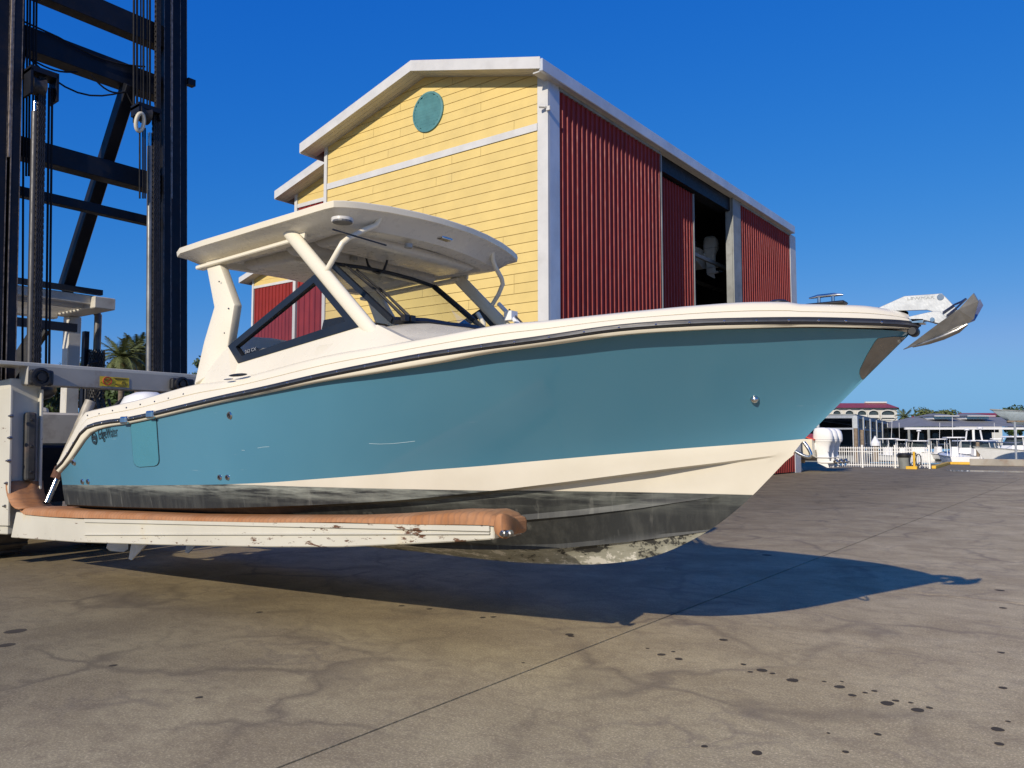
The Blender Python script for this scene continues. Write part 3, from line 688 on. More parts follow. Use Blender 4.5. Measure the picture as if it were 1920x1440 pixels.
# ---- hardtop
def htz(x, y): return 3.315 + (x + 5.8) * .03 + .085 * max(0, 1 - (y / 1.2) ** 2) - .05 * max(0, (x + 5.0) / .55) ** 2 * max(0, 1 - (y / 1.2) ** 2)
half = [(-7.08, 0), (-7.08, .35), (-7.07, .7), (-7.05, 1.0), (-7.00, 1.12), (-6.82, 1.2), (-6.4, 1.215), (-6.0, 1.21), (-5.6, 1.21), (-5.2, 1.205), (-4.95, 1.205), (-4.80, 1.20), (-4.715, 1.185), (-4.675, 1.12), (-4.635, 1.0), (-4.57, .75), (-4.515, .45), (-4.485, .2)]
outl = half + [(-4.48, 0)] + [(x, -y) for x, y in half[::-1][:-1]]
cx0 = -5.72
def ring_(sc, inset, dz, follow=1.0):
    r = []
    for x, y in outl:
        dx, dy = x - cx0, y; L = math.hypot(dx, dy); k = max(0, (L - inset) / L) * sc; X, Y_ = cx0 + dx * k, dy * k
        r.append(V((X, YC - Y_, htz(X, Y_) * follow + (1 - follow) * 3.30 + dz)))
    return r
top = MB().loft([ring_(.3, 0, .01), ring_(.7, 0, .006), ring_(1, .14, .0), ring_(1, .03, -.006), ring_(1, .004, -.010), ring_(1, 0, -.016), ring_(1, .008, -.060), ring_(1, .02, -.064)])
top.f = [f for f in top.f if len(f) == 4] + [tuple(range(len(outl)))[::-1]]
ht = top.build('hardtop', GEL, boat, smooth=28)
und = MB().loft([ring_(1, .018, -.063), ring_(1, .10, -.095), ring_(1, .22, -.150, .6), ring_(1, .27, -.155, .6), ring_(1, .30, -.165, .6), ring_(1, .38, -.165, .6), ring_(1, .42, -.12, .6), ring_(.5, .42, -.11, .6), ring_(.15, .42, -.11, .6)])
und.f = [f for f in und.f if len(f) == 4] + [tuple(len(und.v) - 1 - k for k in range(len(outl)))]
HUND = mat('hardtop_liner', (.63, .60, .53), .3, var=.03); lin = und.build('hardtop_liner', HUND, boat, smooth=32)
zu = 3.205
rb = MB()
for s_ in (1, -1):
    rb.prism([V((-6.6, YC - s_ * .95, zu)), V((-5.05, YC - s_ * .95, zu + .02)), V((-5.05, YC - s_ * .80, zu + .02)), V((-6.6, YC - s_ * .80, zu))], (0, 0, -.045))
    rb.build('liner_rail', HUND, lin, bevel=.015) if False else None
for x0, x1, y0, y1, d in ((-6.62, -5.85, -.66, .66, .09), (-5.42, -4.95, -.80, .80, .07), (-5.70, -5.52, -.88, .88, .12)):
    z_ = zu + .018
    lp = []
    for k, (ins, dz) in enumerate(((0, .02), (0, -d * .6), (.05, -d), )):
        lp.append([V((x0 + ins, YC + y0 + ins, z_ + dz)), V((x1 - ins, YC + y0 + ins, z_ + dz)), V((x1 - ins, YC + y1 - ins, z_ + dz)), V((x0 + ins, YC + y1 - ins, z_ + dz))])
    MB().loft(lp).build('liner_panel', HUND, lin, bevel=.02, seg=2, smooth=30)
for s_ in (1, -1):
    MB().prism([V((-6.78, YC - s_ * 1.06, 3.128)), V((-5.32, YC - s_ * 1.06, 3.178)), V((-5.32, YC - s_ * .97, 3.178)), V((-6.78, YC - s_ * .97, 3.128))], (0, 0, -.035)).build('top_rail', GEL, boat, bevel=.008)
def spot(u, v, z, r, name, m, p_=lin):
    q = at(u, v, 2, z); return MB().lathe(q, (0, 0, -1), [(r, -.03), (r, .003), (r * .8, .006), (r * .75, .002), (r * .1, .001)], 18).build(name, m, p_, smooth=40)
sp_ = spot(642, 417, 3.19, .085, 'speaker', HUND); MB().lathe(at(642, 417, 2, 3.182), (0, 0, -1), [(.076, -.01), (.076, .004), (.03, .007)], 16).build('grille', mat('speaker_grey', (.10, .10, .10), .5), sp_)
for u, v in ((766, 464), (663, 488), (570, 509)): spot(u, v, 3.15, .035, 'downlight', mat('downlight_lens', (.35, .35, .33), .2))
MB().box(at(834, 448, 2, 3.19) , (.07, .13, .02)).build('courtesy_light', CHROME, lin, bevel=.006)
MB().bar(at(623, 430, 2, 3.10), at(724, 460, 2, 3.10), .012, .01).build('track', BLACK, lin)
wp_ = [at(682, 449, 1, 5.0), at(685, 478, 1, 5.0), at(690, 497, 1, 5.0), at(700, 509, 1, 5.02), at(710, 513, 1, 5.05), at(720, 506, 1, 5.1), at(725, 492, 1, 5.12), at(733, 465, 1, 5.15), at(742, 457, 1, 5.15)]
MB().tube(wp_, [.005, .006, .012, .013, .013, .013, .011, .006, .007], 6).build('cable_loop', BLACK, boat, smooth=60)
MB().lathe(at(545, 512, 1, 5.4), (0, 0, -1), [(.05, -.06), (.05, .0), (.035, .05), (.02, .055)], 14).build('camera_dome', mat('camera_grey', (.25, .25, .24), .4), boat, smooth=40)
# ---- seats behind the window
st = MB()
for y, w in ((4.72, .26), (5.35, .28), (5.9, .26)):
    lp = []
    for k in range(7):
        a = math.pi * k / 6; lp.append([V((-6.05 - .16 * math.cos(a) * (1 if e < 2 else .9), y + (-w if e in (0, 3) else w), 2.05 + .33 * math.sin(a) - (.0 if e < 2 else .03))) for e in range(4)])
    s1 = MB()
    prof = [(-.20, -.7), (-.22, .0), (-.19, .2), (-.10, .31), (0, .33), (.10, .29), (.16, .18), (.15, 0), (.12, -.7)]
    s1.loft([[V((-6.38 + x_ * 1.0, y + yy, 2.15 + z_ * sc_)) for x_, z_ in prof] for yy, sc_ in ((-w, .82), (-w + .05, .97), (0, 1.0), (w - .05, .97), (w, .82))]); s1.build('seat', SEAT, boat, smooth=60)
# ---- deck hardware at the bow
def cleat(p, s_=1.0, m=BLACK):
    o = MB().box(p + V((0, 0, .006)), (.40 * s_, .09, .02)).build('cleat', BLACK, boat, bevel=.008)
    for dx in (-.07, .07): MB().tube([p + V((dx * s_, 0, .01)), p + V((dx * s_, 0, .052))], .011, 8).build('cleat_post', CHROME, o)
    MB().tube([p + V((-.17 * s_, 0, .054)), p + V((-.08 * s_, 0, .06)), p + V((.08 * s_, 0, .06)), p + V((.17 * s_, 0, .054))], [.005, .011, .011, .005], 8).build('cleat_horn', CHROME, o, smooth=60)
cp = at(1549, 574, 1, 4.95); cleat(V((cp.x, 4.95, cp.z + .004)), .58)
cq = solve(1447, 571, hcap); MB().lathe(V((cq.x, YC - cq.y + .12, cq.z + .01)), (0, 0, 1), [(.06, 0), (.06, .02), (.04, .032), (.01, .034)], 14).build('deck_fill', BLACK, boat, smooth=40)
ca = solve(455, 706, hcap); MB().ball(W(ca + V((0, .045, .01))), .13, 12, (1, .10, .10)).build('side_vent', BLACK, boat, smooth=60)
cb2 = solve(437, 714, hcap); MB().ball(W(cb2 + V((0, .045, .01))), .07, 10, (1, .15, .10)).build('flush_cleat', CHROME, boat, smooth=60)
# bow roller bracket
br = MB().prism([at(u, v, 1, YC - .04) for u, v in ((1702, 594), (1747, 584), (1762, 583.6), (1780, 600), (1760, 606.6), (1733, 600), (1710, 603))], (0, .012, 0)).prism([at(u, v, 1, YC - .04) + V((0, .07, 0)) for u, v in ((1702, 594), (1747, 584), (1762, 583.6), (1780, 600), (1760, 606.6), (1733, 600), (1710, 603))], (0, .012, 0))
brk = br.build('bow_roller', GALV, boat, bevel=.002)
MB().lathe(at(1748, 599, 1, YC - .055), (0, 1, 0), [(.013, 0), (.013, .02), (.007, .024), (.007, .09), (.013, .1), (.013, .12)], 14).build('roller_bolt', CHROME, brk, smooth=40)
MB().bar(at(1706, 603, 1, YC), at(1735, 603, 1, YC), .08, .03).build('roller_channel', CHROME, brk, bevel=.004)
tb = at(1713, 622, 1, YC); MB().lathe(tb + V((0, -.05, 0)), (0, 1, 0), [(.022, 0), (.03, .02), (.03, .08), (.022, .1)], 16).build('bow_fender', BLACK, boat, smooth=50)
tq = at(1706, 615, 1, YC); pass
# ---- anchor
anchor = thing('anchor', 'galvanised plough anchor hanging on the bow roller of the blue boat', 'anchor', tuple(at(1748, 599, 1, YC)))
shk = [(1646.6, 577), (1695.8, 555), (1766, 550), (1779, 563), (1792, 577), (1800, 588), (1778, 598), (1762, 590), (1747, 583.6), (1738, 581), (1689, 582.5), (1660, 583)]
sh = MB().prism([at(u, v, 1, YC - .009) for u, v in shk], (0, .018, 0)).build('shank', GALV, anchor, bevel=.002)
hp = at(1763.5, 557, 1, YC - .010); MB().lathe(hp, (0, -1, 0), [(.019, 0), (.019, .0015), (.013, .002)], 14).build('shackle_hole', mat('hole_blue_grey', (.12, .18, .26), .6), sh)
a, b = at(1701, 562.5, 1, YC - .011), at(1752, 559.5, 1, YC - .011)
text_mesh('LEWMAR', (b - a).length, .016, mat('embossed_letters', (.33, .35, .36), .5, .5), 'lettering', sh, frame(a, b - a, V((0, -1, 0))), .0012)
A = lambda u, v, dy: at(u, v, 1, YC + dy)
tip = A(1693.6, 656, 0); kb = A(1768, 630.5, 0); ke = A(1814, 607, 0)
fl = MB()
for s_ in (1, -1):
    wt, wm, wtop, wtr, we = [mir(at(u_, v_, 1, YC - h_), s_) for u_, v_, h_ in ((1759, 607, .08), (1797, 580, .12), (1825, 550, .13), (1834, 565, .10), (1825, 599, .03))]
    pts = [tip, kb, ke, we, wtr, wtop, wm, wt]; th = V((.003, .008 * s_, .004)); n8 = len(pts); c_ = (kb + wm) / 2
    fl.add(pts + [p + th for p in pts], [(0, 1, 7), (1, 6, 7), (1, 2, 6), (2, 3, 6), (3, 4, 6), (4, 5, 6), (8, 15, 9), (9, 15, 14), (9, 14, 10), (10, 14, 11), (11, 14, 12), (12, 14, 13)] + [(i, (i + 1) % 8, 8 + (i + 1) % 8, 8 + i) for i in range(8)])
flo = fl.build('fluke', mat('anchor_polished', (.36, .37, .38), .34, .75, var=.3, scale=8), anchor)
MB().tube([A(1711, 650, 0), A(1740, 641, 0), A(1768, 631, 0), A(1796, 619, 0), A(1814, 608, 0)], [.006, .016, .02, .018, .006], 8).build('ballast', STEEL, anchor, smooth=50)
MB().tube([A(1768, 586, -.02), A(1790, 571, -.02), A(1803, 565.5, 0), A(1811, 560, 0)], .006, 6).tube([A(1775, 592, -.02), A(1795, 576, -.02), A(1812, 560, 0)], .006, 6).build('roll_bar', STEEL, anchor, smooth=50)

# ------------------------------------------------------------------ outboard builder (used for every motor)
def sel(lx, ly, xc_, z, n=16, e=3.0):
    o = []
    for k in range(n):
        t = 2 * math.pi * k / n; c, s_ = math.cos(t), math.sin(t); r = (abs(c) ** e + abs(s_) ** e) ** (-1 / e); o.append(V((xc_ + lx * r * c, ly * r * s_, z)))
    return o
def outboard(parent, M4, m=WHITE, full=True, name='outboard_motor', propm=None):
    """aft is -x, origin at the mount, about 1.8 m tall"""
    T = lambda P_: [M4 @ p for p in P_]
    mid_ = MB().loft([T(sel(.22, .11, -.25, -.30)), T(sel(.24, .13, -.25, -.05)), T(sel(.29, .17, -.26, .14)), T(sel(.33, .21, -.27, .24))])
    mid_.loft([T(sel(.20, .11, -.24, -.30)), T(sel(.21, .075, -.26, -.55)), T(sel(.22, .06, -.27, -.78))])
    o = mid_.build(name, m, parent, smooth=45)
    MB().loft([T(sel(.32, .21, -.27, .20)), T(sel(.34, .222, -.275, .30)), T(sel(.335, .225, -.275, .52)), T(sel(.31, .215, -.265, .70)), T(sel(.25, .17, -.24, .83)), T(sel(.13, .09, -.2, .88))]).build('cowling', m, o, smooth=50)
    MB().loft([T(sel(.343, .225, -.275, .288)), T(sel(.343, .226, -.275, .302))]).build('cowl_seam', mat_grey, o)
    if full:
        MB().loft([T(sel(.34, .16, -.30, -.575, e=2.4)), T(sel(.34, .16, -.30, -.56, e=2.4))]).build('cavitation_plate', m, o)
        mm = MB(); L = []
        for x, r in ((.06, .01), (.03, .045), (-.08, .07), (-.28, .072), (-.42, .06), (-.50, .05)): L.append([M4 @ V((x - .12, r * math.cos(t), -.80 + r * math.sin(t))) for t in [2 * math.pi * k / 12 for k in range(12)]])
        mm.loft(L).build('gearcase', m, o, smooth=50)
        MB().prism([M4 @ V(p) for p in ((-.05, -.008, -.84), (-.40, -.008, -.84), (-.46, -.008, -1.06), (-.40, -.008, -1.07))], (M4.to_3x3() @ V((0, .016, 0)))).build('skeg', m, o)
        pp = MB(); hub = M4 @ V((-.70, 0, -.80)); pp.tube([M4 @ V((-.60, 0, -.80)), M4 @ V((-.84, 0, -.80))], [.05, .04], 10)
        for k in range(3):
            a = 2 * math.pi * k / 3 + .4; ca_, sa = math.cos(a), math.sin(a); rw = []
            for r, w in ((.04, .05), (.10, .09), (.16, .10), (.195, .05)):
                rw.append([M4 @ V((-.70 + .06 * q, r * ca_ - w * q * sa, -.80 + r * sa + w * q * ca_)) for q in (-1, 0, 1)])
            pp.grid(rw)
        pp.build('propeller', propm or CHROME, o, smooth=60)
        MB().loft([T(sel(.07, .14, .02, -.22)), T(sel(.08, .15, .0, .12))]).build('bracket', m, o, bevel=.01)
    return o
mat_grey = mat('motor_grey', (.30, .30, .31), .4)
for y in (4.85, 5.55):
    outboard(boat, Matrix.Translation((-8.66, y, 1.2)) @ Matrix.Diagonal((1, 1, .98, 1)), WHITE, propm=WHITE if y < 5 else BLACK)
# ------------------------------------------------------------------ forklift
TH = math.radians(3.0); PX, PZ = -10.6, .6
def TL(x, y, z): return V((PX + (x - PX) * math.cos(TH) - (z - PZ) * math.sin(TH), y, PZ + (x - PX) * math.sin(TH) + (z - PZ) * math.cos(TH)))
def um(u, v, xl):                                        # pixel -> y, z in the tilted mast frame at local x = xl
    X = xl
    for _ in range(20):
        p = at(u, v, 0, X); zz = p.z; zl = PZ + (zz - PZ) / math.cos(TH) - (xl - PX) * math.tan(TH); X = PX + (xl - PX) * math.cos(TH) - (zl - PZ) * math.sin(TH)
    return p.y, zl
CYM = 5.17
fk = thing('forklift', 'tall marine forklift with black mast and white forks holding the boat', 'forklift', (-11.5, 5.25, 0))
def tbox(mb, x0, x1, y0, y1, z0, z1):
    c = [TL(x, y, z) for z in (z0, z1) for y in (y0, y1) for x in (x0, x1)]
    return mb.add(c, [(0, 2, 3, 1), (4, 5, 7, 6), (0, 1, 5, 4), (2, 6, 7, 3), (0, 4, 6, 2), (1, 3, 7, 5)])
def ibeam(x0, x1, y0, y1, z0, z1, parent, web=.045, fl=.035):
    ym = (y0 + y1) / 2
    o = tbox(MB(), x0 + fl, x1 - fl, ym - web / 2, ym + web / 2, z0, z1).build('mast_rail', MAST, parent)
    for a, b in ((x0, x0 + fl), (x1 - fl, x1)): tbox(MB(), a, b, y0, y1, z0, z1 + .001).build('rail_flange', MAST if a == x0 else MAST, o, bevel=.004)
    for yy in (y0 - .001, y1 - .008): tbox(MB(), x1 - .005, x1 + .003, yy, yy + .009, z0, z1 - .01).build('worn_edge', MASTEDGE, o)
    return o
ZT = 9.6
for sgn in (1, -1):
    Y = lambda y: y if sgn == 1 else 2 * CYM - y
    def IB(x0, x1, a, b, z0, z1):
        a, b = Y(a), Y(b); ibeam(x0, x1, min(a, b), max(a, b), z0, z1, fk)
    IB(-11.10, -10.80, 6.42, 6.575, .35, ZT)
    IB(-10.98, -10.70, 6.265, 6.41, .35, ZT - .3)
    IB(-10.88, -10.66, 6.125, 6.235, .5, ZT - .6)
    a, b = sorted((Y(6.24), Y(6.262))); tbox(MB(), -10.69, -10.66, a, b, 5.05, ZT - .6).build('wear_strip', mat('bare_worn_steel', (.24, .20, .17), .55, .3, var=.5, scale=12), fk)
# cross beams
def xbeam(u, v0, v1, xl, th=.16, y0=4.2, y1=6.28):
    y, zt = um(u, v0, xl); y, zb = um(u, v1, xl); return tbox(MB(), xl - th, xl, y0, y1, zb, zt).build('cross_beam', MAST, fk, bevel=.006)
xbeam(301, 46, 86, -10.72, .2); xbeam(268, 130, 170, -10.84, .24); xbeam(268, 318, 352, -10.80, .2); xbeam(268, 402, 418, -10.92, .12)
y, z = um(30, 330, -10.7); 
# gusset and lower tie
tbox(MB(), -11.0, -10.8, 4.1, 6.4, .75, 1.15).build('cross_beam', MAST, fk)
# lift cylinders, chains, hoses
def rod(u, v0, v1, xl, r, m, name, n=12):
    ya, za = um(u, v0, xl); yb, zb = um(u, v1, xl); yb = ya
    return MB().tube([TL(xl, ya, za), TL(xl, ya, max(.5, zb))], r, n).build(name, m, fk, smooth=50)
def chain(u, v0, v1, xl, w=.10):
    ya, za = um(u, v0, xl); _, zb = um(u, v1, xl); m_ = MB(); z = zb; k = 0; p = .052
    while z < za:
        tbox(m_, xl - .018, xl + .018, ya - w / 2, ya + w / 2, z, z + p * .42)
        for j in range(4):
            yy = ya - w / 2 + (j + (.25 if k % 2 else .0)) * w / 4; tbox(m_, xl - .03, xl + .03, yy, yy + w / 6.5, z - p * .15, z + p * .75)
        z += p * .75; k += 1
    return prop(m_.build('lift_chain', CHAIN, fk), kind='stuff')
rod(66.5, 210, 900, -10.60, .048, CYL, 'lift_cylinder'); rod(66.5, 190, 215, -10.60, .03, CHROME, 'cylinder_rod')
rod(281.5, 275, 900, -10.60, .042, mat('cylinder_silver', (.16, .16, .155), .4, .4, var=.3), 'lift_cylinder'); rod(281.5, 250, 280, -10.60, .034, CHROME, 'cylinder_rod')
chain(78.5, 150, 700, -10.55, .095); chain(293, 218, 700, -10.56, .10); chain(296, -40, 215, -10.66, .07)
for u, v0, v1 in ((79, 138, 186), (276, 205, 222)):
    ya, za = um(u, v0, -10.55); _, zb = um(u, v1, -10.55); w = .17 if u < 100 else .17
    o = MB(); tbox(o, -10.68, -10.46, ya - w, ya - w + .03, zb, za); tbox(o, -10.68, -10.46, ya + w - .03, ya + w, zb, za); tbox(o, -10.68, -10.46, ya - w, ya + w, za - .04, za + .03)
    sh_ = o.build('sheave_block', MAST, fk); MB().lathe(TL(-10.57, ya - w + .035, (za + zb) / 2 - .02), (0, 1, 0), [(.13, 0), (.11, .05), (.11, .1), (.13, .16)], 20).build('sheave', CHAIN, sh_, smooth=40)
ya, za = um(265, 230, -10.5)
hc = TL(-10.5, ya - .02, za); rg = [hc + V((0.03 * math.sin(a), .055 * math.cos(a), .12 * math.sin(a))) for a in [2 * math.pi * k / 20 for k in range(21)]]
MB().tube(rg, .028, 8).build('hose_sheave', mat('cream_plastic', (.62, .57, .44), .5), fk, smooth=60)
def hose(u0, v0, u1, v1, xl, r=.013, sag=0):
    ya, za = um(u0, v0, xl); yb, zb = um(u1, v1, xl); a, b = TL(xl, ya, za), TL(xl, yb, zb); P_ = []
    for k in range(9):
        t = k / 8; q = a.lerp(b, t); q.z -= sag * math.sin(math.pi * t); P_.append(q)
    return MB().tube(P_, r, 6, False).build('hose', HOSE, fk)
for u in (45, 52, 57, 64, 69): hose(u, -60, u - 3, 690 if u in (45,) else 330, -10.75, .014)
for u in (90, 96): hose(u + 2, 165, u - 4, 700, -10.55, .016)
for u in (251, 257, 264, 269, 276, 281): hose(u, -60, u, 230 if u < 270 else 200, -10.72, .017 if u % 2 else .012)
for u in (262, 268, 272): hose(u, 240, u, 372, -10.56, .013)
for a in ((44, 40, 110, 70, .0), (110, 70, 272, 125, .1), (50, 105, 235, 172, .25), (60, 112, 145, 135, .06), (170, 140, 236, 173, .1), (236, 172, 262, 222, .0)): hose(*a[:4], -10.80, .012, a[4])
# tilt strut back to the truck
a, b = V((-11.15, 5.70, 6.62)), V((-12.62, 5.58, 3.78)); MB().bar(a, b, .17, .20, (1, 0, 0)).build('mast_strut', MAST, fk, bevel=.01)
MB().bar(V((-11.15, 4.22, 6.62)), V((-12.62, 4.45, 3.78)), .17, .20, (1, 0, 0)).build('mast_strut', MAST, fk, bevel=.01)
MB().box(TL(-10.8, 6.63, um(364, 158, -10.8)[1]), (.10, .12, .10)).build('end_stop', MAST, fk)
# carriage
XC = -10.15
cl, cr = at(52, 707, 0, XC), at(352, 721, 0, XC); zt_, zb_ = at(200, 693, 0, XC).z, at(200, 731, 0, XC).z
zt_ = at(350, 705, 0, XC).z; zb_ = at(350, 737, 0, XC).z
car = MB().lohi((XC - .22, 4.10, zb_), (XC, 6.32, zt_)).build('carriage_bar', FGREY, fk, bevel=.012)
MB().lohi((XC - .45, 3.5, zt_ - .015), (XC - .0, 6.30, zt_ + .03)).build('carriage_top_plate', FORK, fk, bevel=.006)
def roller(u, v, w, h, name):
    c = at(u, v, 0, XC + .05); k = at(u + w / 2, v, 0, XC).y - at(u - w / 2, v, 0, XC).y; hh = h / F * 10.2
    o = MB().box(c, (.10, k, hh * .8)).build(name, BLACK, fk, bevel=.03, seg=2)
    MB().lathe(c + V((.04, -k * .12, 0)), (1, 0, 0), [(hh * .48, 0), (hh * .48, .05), (hh * .36, .055), (hh * .34, .03), (hh * .2, .03), (hh * .18, .06)], 18).build('pin', BLACK, o, smooth=40)
roller(77, 708, 44, 34, 'carriage_roller'); roller(341, 721, 42, 30, 'carriage_roller')
# warning decal with pictograms
dx = XC + .004; D = lambda u, v, e=0: at(u, v, 0, dx + e)
dec = MB().prism([D(187, 705), D(242, 709), D(242, 727), D(187, 723.5)], (.001, 0, 0)).build('warning_decal', DECAL, fk)
cc = D(201.5, 714.5, .003); rr = at(201.5, 714.5, 0, dx); r0_ = abs(D(209, 715).y - cc.y)
rgp = [cc + V((0, r0_ * math.cos(t), r0_ * math.sin(t) * .95)) for t in [2 * math.pi * k / 22 for k in range(23)]]
pr = MB().tube(rgp, .007, 5); pr.bar(cc + V((0, -r0_ * .7, -r0_ * .65)), cc + V((0, r0_ * .7, r0_ * .65)), .010, .004); pr.bar(cc + V((0, -r0_ * .7, r0_ * .65)), cc + V((0, r0_ * .7, -r0_ * .65)), .010, .004); pr.build('prohibition_mark', DRED, dec)
ink = MB()
for (a, b) in (((196, 711.5), (207, 712)), ((197, 713.5), (206, 714)), ((188.5, 717), (194, 718.5)), ((210, 719), (214, 717.5)), ((216, 720.5), (238, 722.5)), ((216, 720.5), (222, 724)), ((222, 724), (237, 725.5)), ((228, 720), (229.5, 716)), ((229.5, 716), (234.5, 716.4)), ((234.5, 716.4), (235.5, 721)), ((229, 718), (235, 718.5)), ((230, 723), (238, 720.5)),
               ((212, 708.7), (239, 710.6)), ((215, 710.3), (237, 711.8)), ((216, 711.6), (234, 712.9))): ink.bar(D(*a, .003), D(*b, .003), .004, .006, (1, 0, 0))
prop(ink.build('printed_marks', mat('decal_ink', (.10, .06, .02), .5), dec), kind='stuff')
# forks
def fork_unit(y0, visible=True):
    w = .30; s_ = y0
    top = [(30, 960), (60, 966), (146, 973), (300, 978), (500, 981), (640, 983), (780, 984), (926, 983)]; botm = [(926, 1011.5), (860, 1016), (780, 1020), (640, 1026), (500, 1026), (300, 1022), (146, 1017), (20, 1008)]
    P_ = [at(u, v, 1, 4.0) for u, v in top + botm]; P_ = [V((p.x, s_, p.z)) for p in P_]
    fo = MB().prism(P_, (0, w, 0)).build('fork', FORK, fk, bevel=.008)
    # raised ribs along the side face
    rib = MB(); 
    for va, vb, hgt in ((979, 991, .035), (1005.5, 1000, .012)):
        a, b = at(160, va - 3, 1, 4.0), at(920, vb, 1, 4.0); a.y = b.y = s_ - .008; rib.bar(a, b, .018, hgt)
        rib.build('side_rib', FORK, fo, bevel=.003); rib = MB()
    # shank
    sh_ = [(33, 711), (50, 700), (78, 726), (84, 735), (80, 930), (60, 968), (20, 1008), (1, 1001), (12, 860)]
    P_ = [at(u, v, 1, 4.0) for u, v in sh_]
    x0 = P_[5].x
    sh2 = MB()
    xs = -10.22; zt = at(60, 705, 1, 4.1).z
    tbox(sh2, -10.55, -10.21, s_ - .02, s_ + w + .02, .42, 2.22); so_ = sh2.build('fork_shank', FORK, fk, bevel=.01)
    for yy, xx_ in ((s_ - .05, -10.08), (s_ + w - .01, -10.10)): tbox(MB(), -10.56, xx_ - .04, yy, yy + .03, .52, 2.10).build('shank_cheek', FORK, so_, bevel=.006)
    tbox(MB(), -10.21, -10.10, s_ + .12, s_ + w - .06, 1.02, 1.82).build('shank_pad', BRUB, so_, bevel=.03, seg=2)
    for zz in (1.12, 1.42, 1.73): MB().ball(TL(-10.10, s_ + w / 2 + .03, zz), .018, 8).build('pad_bolt', BLACK, so_)
    # rubber pad : arch section swept over the fork top
    pt = [(44, 951, 964), (90, 951, 969), (146, 956, 971), (250, 961, 974), (360, 966, 977), (500, 969, 979), (640, 968, 980), (740, 965, 982), (800, 961, 983), (857, 957, 983), (890, 957, 983), (910, 957, 984), (926, 962, 986), (936, 970, 990)]
    rows = []
    for i, (u, vt, vb) in enumerate(pt):
        t = at(u, vt, 1, 4.02); b = at(u, vb, 1, 3.98); yc = s_ + w / 2; h = t.z - b.z; ww = w / 2 + .02 - (.04 if i == len(pt) - 1 else 0); r = []
        for k in range(11):
            a = math.pi * (1 - k / 10); r.append(V((b.x if k in (0, 10) else t.x, yc + ww * (abs(math.cos(a)) ** .55) * (-1 if k < 5 else 1) * (1 if k != 5 else 0), b.z + h * math.sin(a) ** .6 + .004 * random.uniform(-1, 1))))
        rows.append(r)
    pd = MB().grid(rows); pd.add(rows[-1], [tuple(range(11))]); po_ = pd.build('fork_pad', RUBBER, fo, smooth=60)
    # folded rubber flap over the tip
    def q(u, v, y):
        g_ = at(u, v, 1, y - s_ + 4.0); return V((g_.x, y, g_.z))
    tipx = at(930, 985, 1, 4.0).x
    fl_ = MB().grid([[q(926, 966, s_ - .02), q(940, 958, s_ - .03), q(962, 966, s_ + .08), q(980, 978, s_ + .24)], [q(922, 992, s_ - .035), q(938, 984, s_ - .05), q(958, 986, s_ + .02), q(977, 990, s_ + .20)], [q(927, 1003, s_ - .03), q(944, 1013, s_ - .035), q(957, 1010, s_ + .0), q(968, 1001, s_ + .14)]])
    fo_ = fl_.build('tip_flap', RUBBER, fo, smooth=60); fo_.modifiers.new('t', 'SOLIDIFY').thickness = .018; sm = fo_.modifiers.new('s', 'SUBSURF'); sm.levels = sm.render_levels = 2
    for u in (944.5, 954.5): MB().lathe(q(u, 1000.5, s_ - .045), (0, -1, 0), [(.022, -.02), (.022, .012), (.012, .016), (.012, .03)], 8).build('tip_bolt', STEEL, fo)
    MB().lohi((tipx - .06, s_ + .02, at(930, 1006, 1, 4.0).z), (tipx + .05, s_ + w - .02, at(930, 972, 1, 4.0).z)).build('tip_block', RUBBER, fo, bevel=.03, seg=2)
    # curled flap at the heel
    hf = MB().grid([[TL(-10.08, s_ - .05 + w * .0, .98), TL(-10.06, s_ + w * .5, 1.0), TL(-10.08, s_ + w + .03, .98)], [TL(-10.0, s_ - .08, .88), TL(-9.96, s_ + w * .5, .9), TL(-10.0, s_ + w + .03, .88)], [TL(-9.78, s_ - .05, .73), TL(-9.74, s_ + w * .5, .77), TL(-9.8, s_ + w + .03, .73)]])
    hf = MB().grid([[TL(-10.16 + .34 * (1 - math.cos(a_)), s_ - .06 + (w + .10) * j_ / 3, .72 + .30 * (1 - math.sin(a_)) + .01 * math.sin(j_ * 2.0)) for j_ in range(4)] for a_ in [math.pi / 2 * k_ / 6 for k_ in range(7)]])
    h_ = hf.build('heel_flap', RUBBER, fo, smooth=60); h_.modifiers.new('t', 'SOLIDIFY').thickness = .016; return fo
fork_unit(4.0); fork_unit(6.1)
for u, v in ((21, 780), (19, 821), (16, 864), (13, 906), (10, 949)): MB().lathe(at(u, v, 1, 3.945), (0, -1, 0), [(.018, -.02), (.018, .012), (.009, .014), (.009, .03)], 8).build('cheek_bolt', STEEL, fk)
# leaning ram beside the starboard fork
a, b = at(170, 752, 0, -9.95), at(88, 942, 0, -10.0); c = a.lerp(b, .76)
rm = MB().tube([a, c], .062, 14).build('side_ram', mat('ram_dirty', (.30, .27, .22), .5, var=.5, scale=4, dirt=(.55, .45, .25), dscale=5, damt=.6), fk, smooth=50); MB().tube([c, b], .035, 12).build('ram_rod', CHROME, rm, smooth=50)
MB().tube([c + (a - c) * .12, c - (a - c) * .02], .075, 14).build('ram_collar', RUST, rm)
# hydraulic hoses hanging behind
for k in range(4):
    p = V((-10.35, 4.95 + .07 * k, 2.05)); MB().tube([p, p + V((.05, .02 * k, -.3)), p + V((.1, .05, -.7)), p + V((.0, .12, -1.2))], .018, 6).build('hose', mat('blue_black_hose', (.02, .03, .045), .5), fk)
MB().tube([V((-10.2, 5.12, 1.3)), V((-10.15, 5.13, 1.6)), V((-10.15, 5.14, 1.95)), V((-10.18, 5.3, 2.08)), V((-10.2, 5.8, 2.10))], .022, 8).build('hose', BLACK, fk, smooth=50)
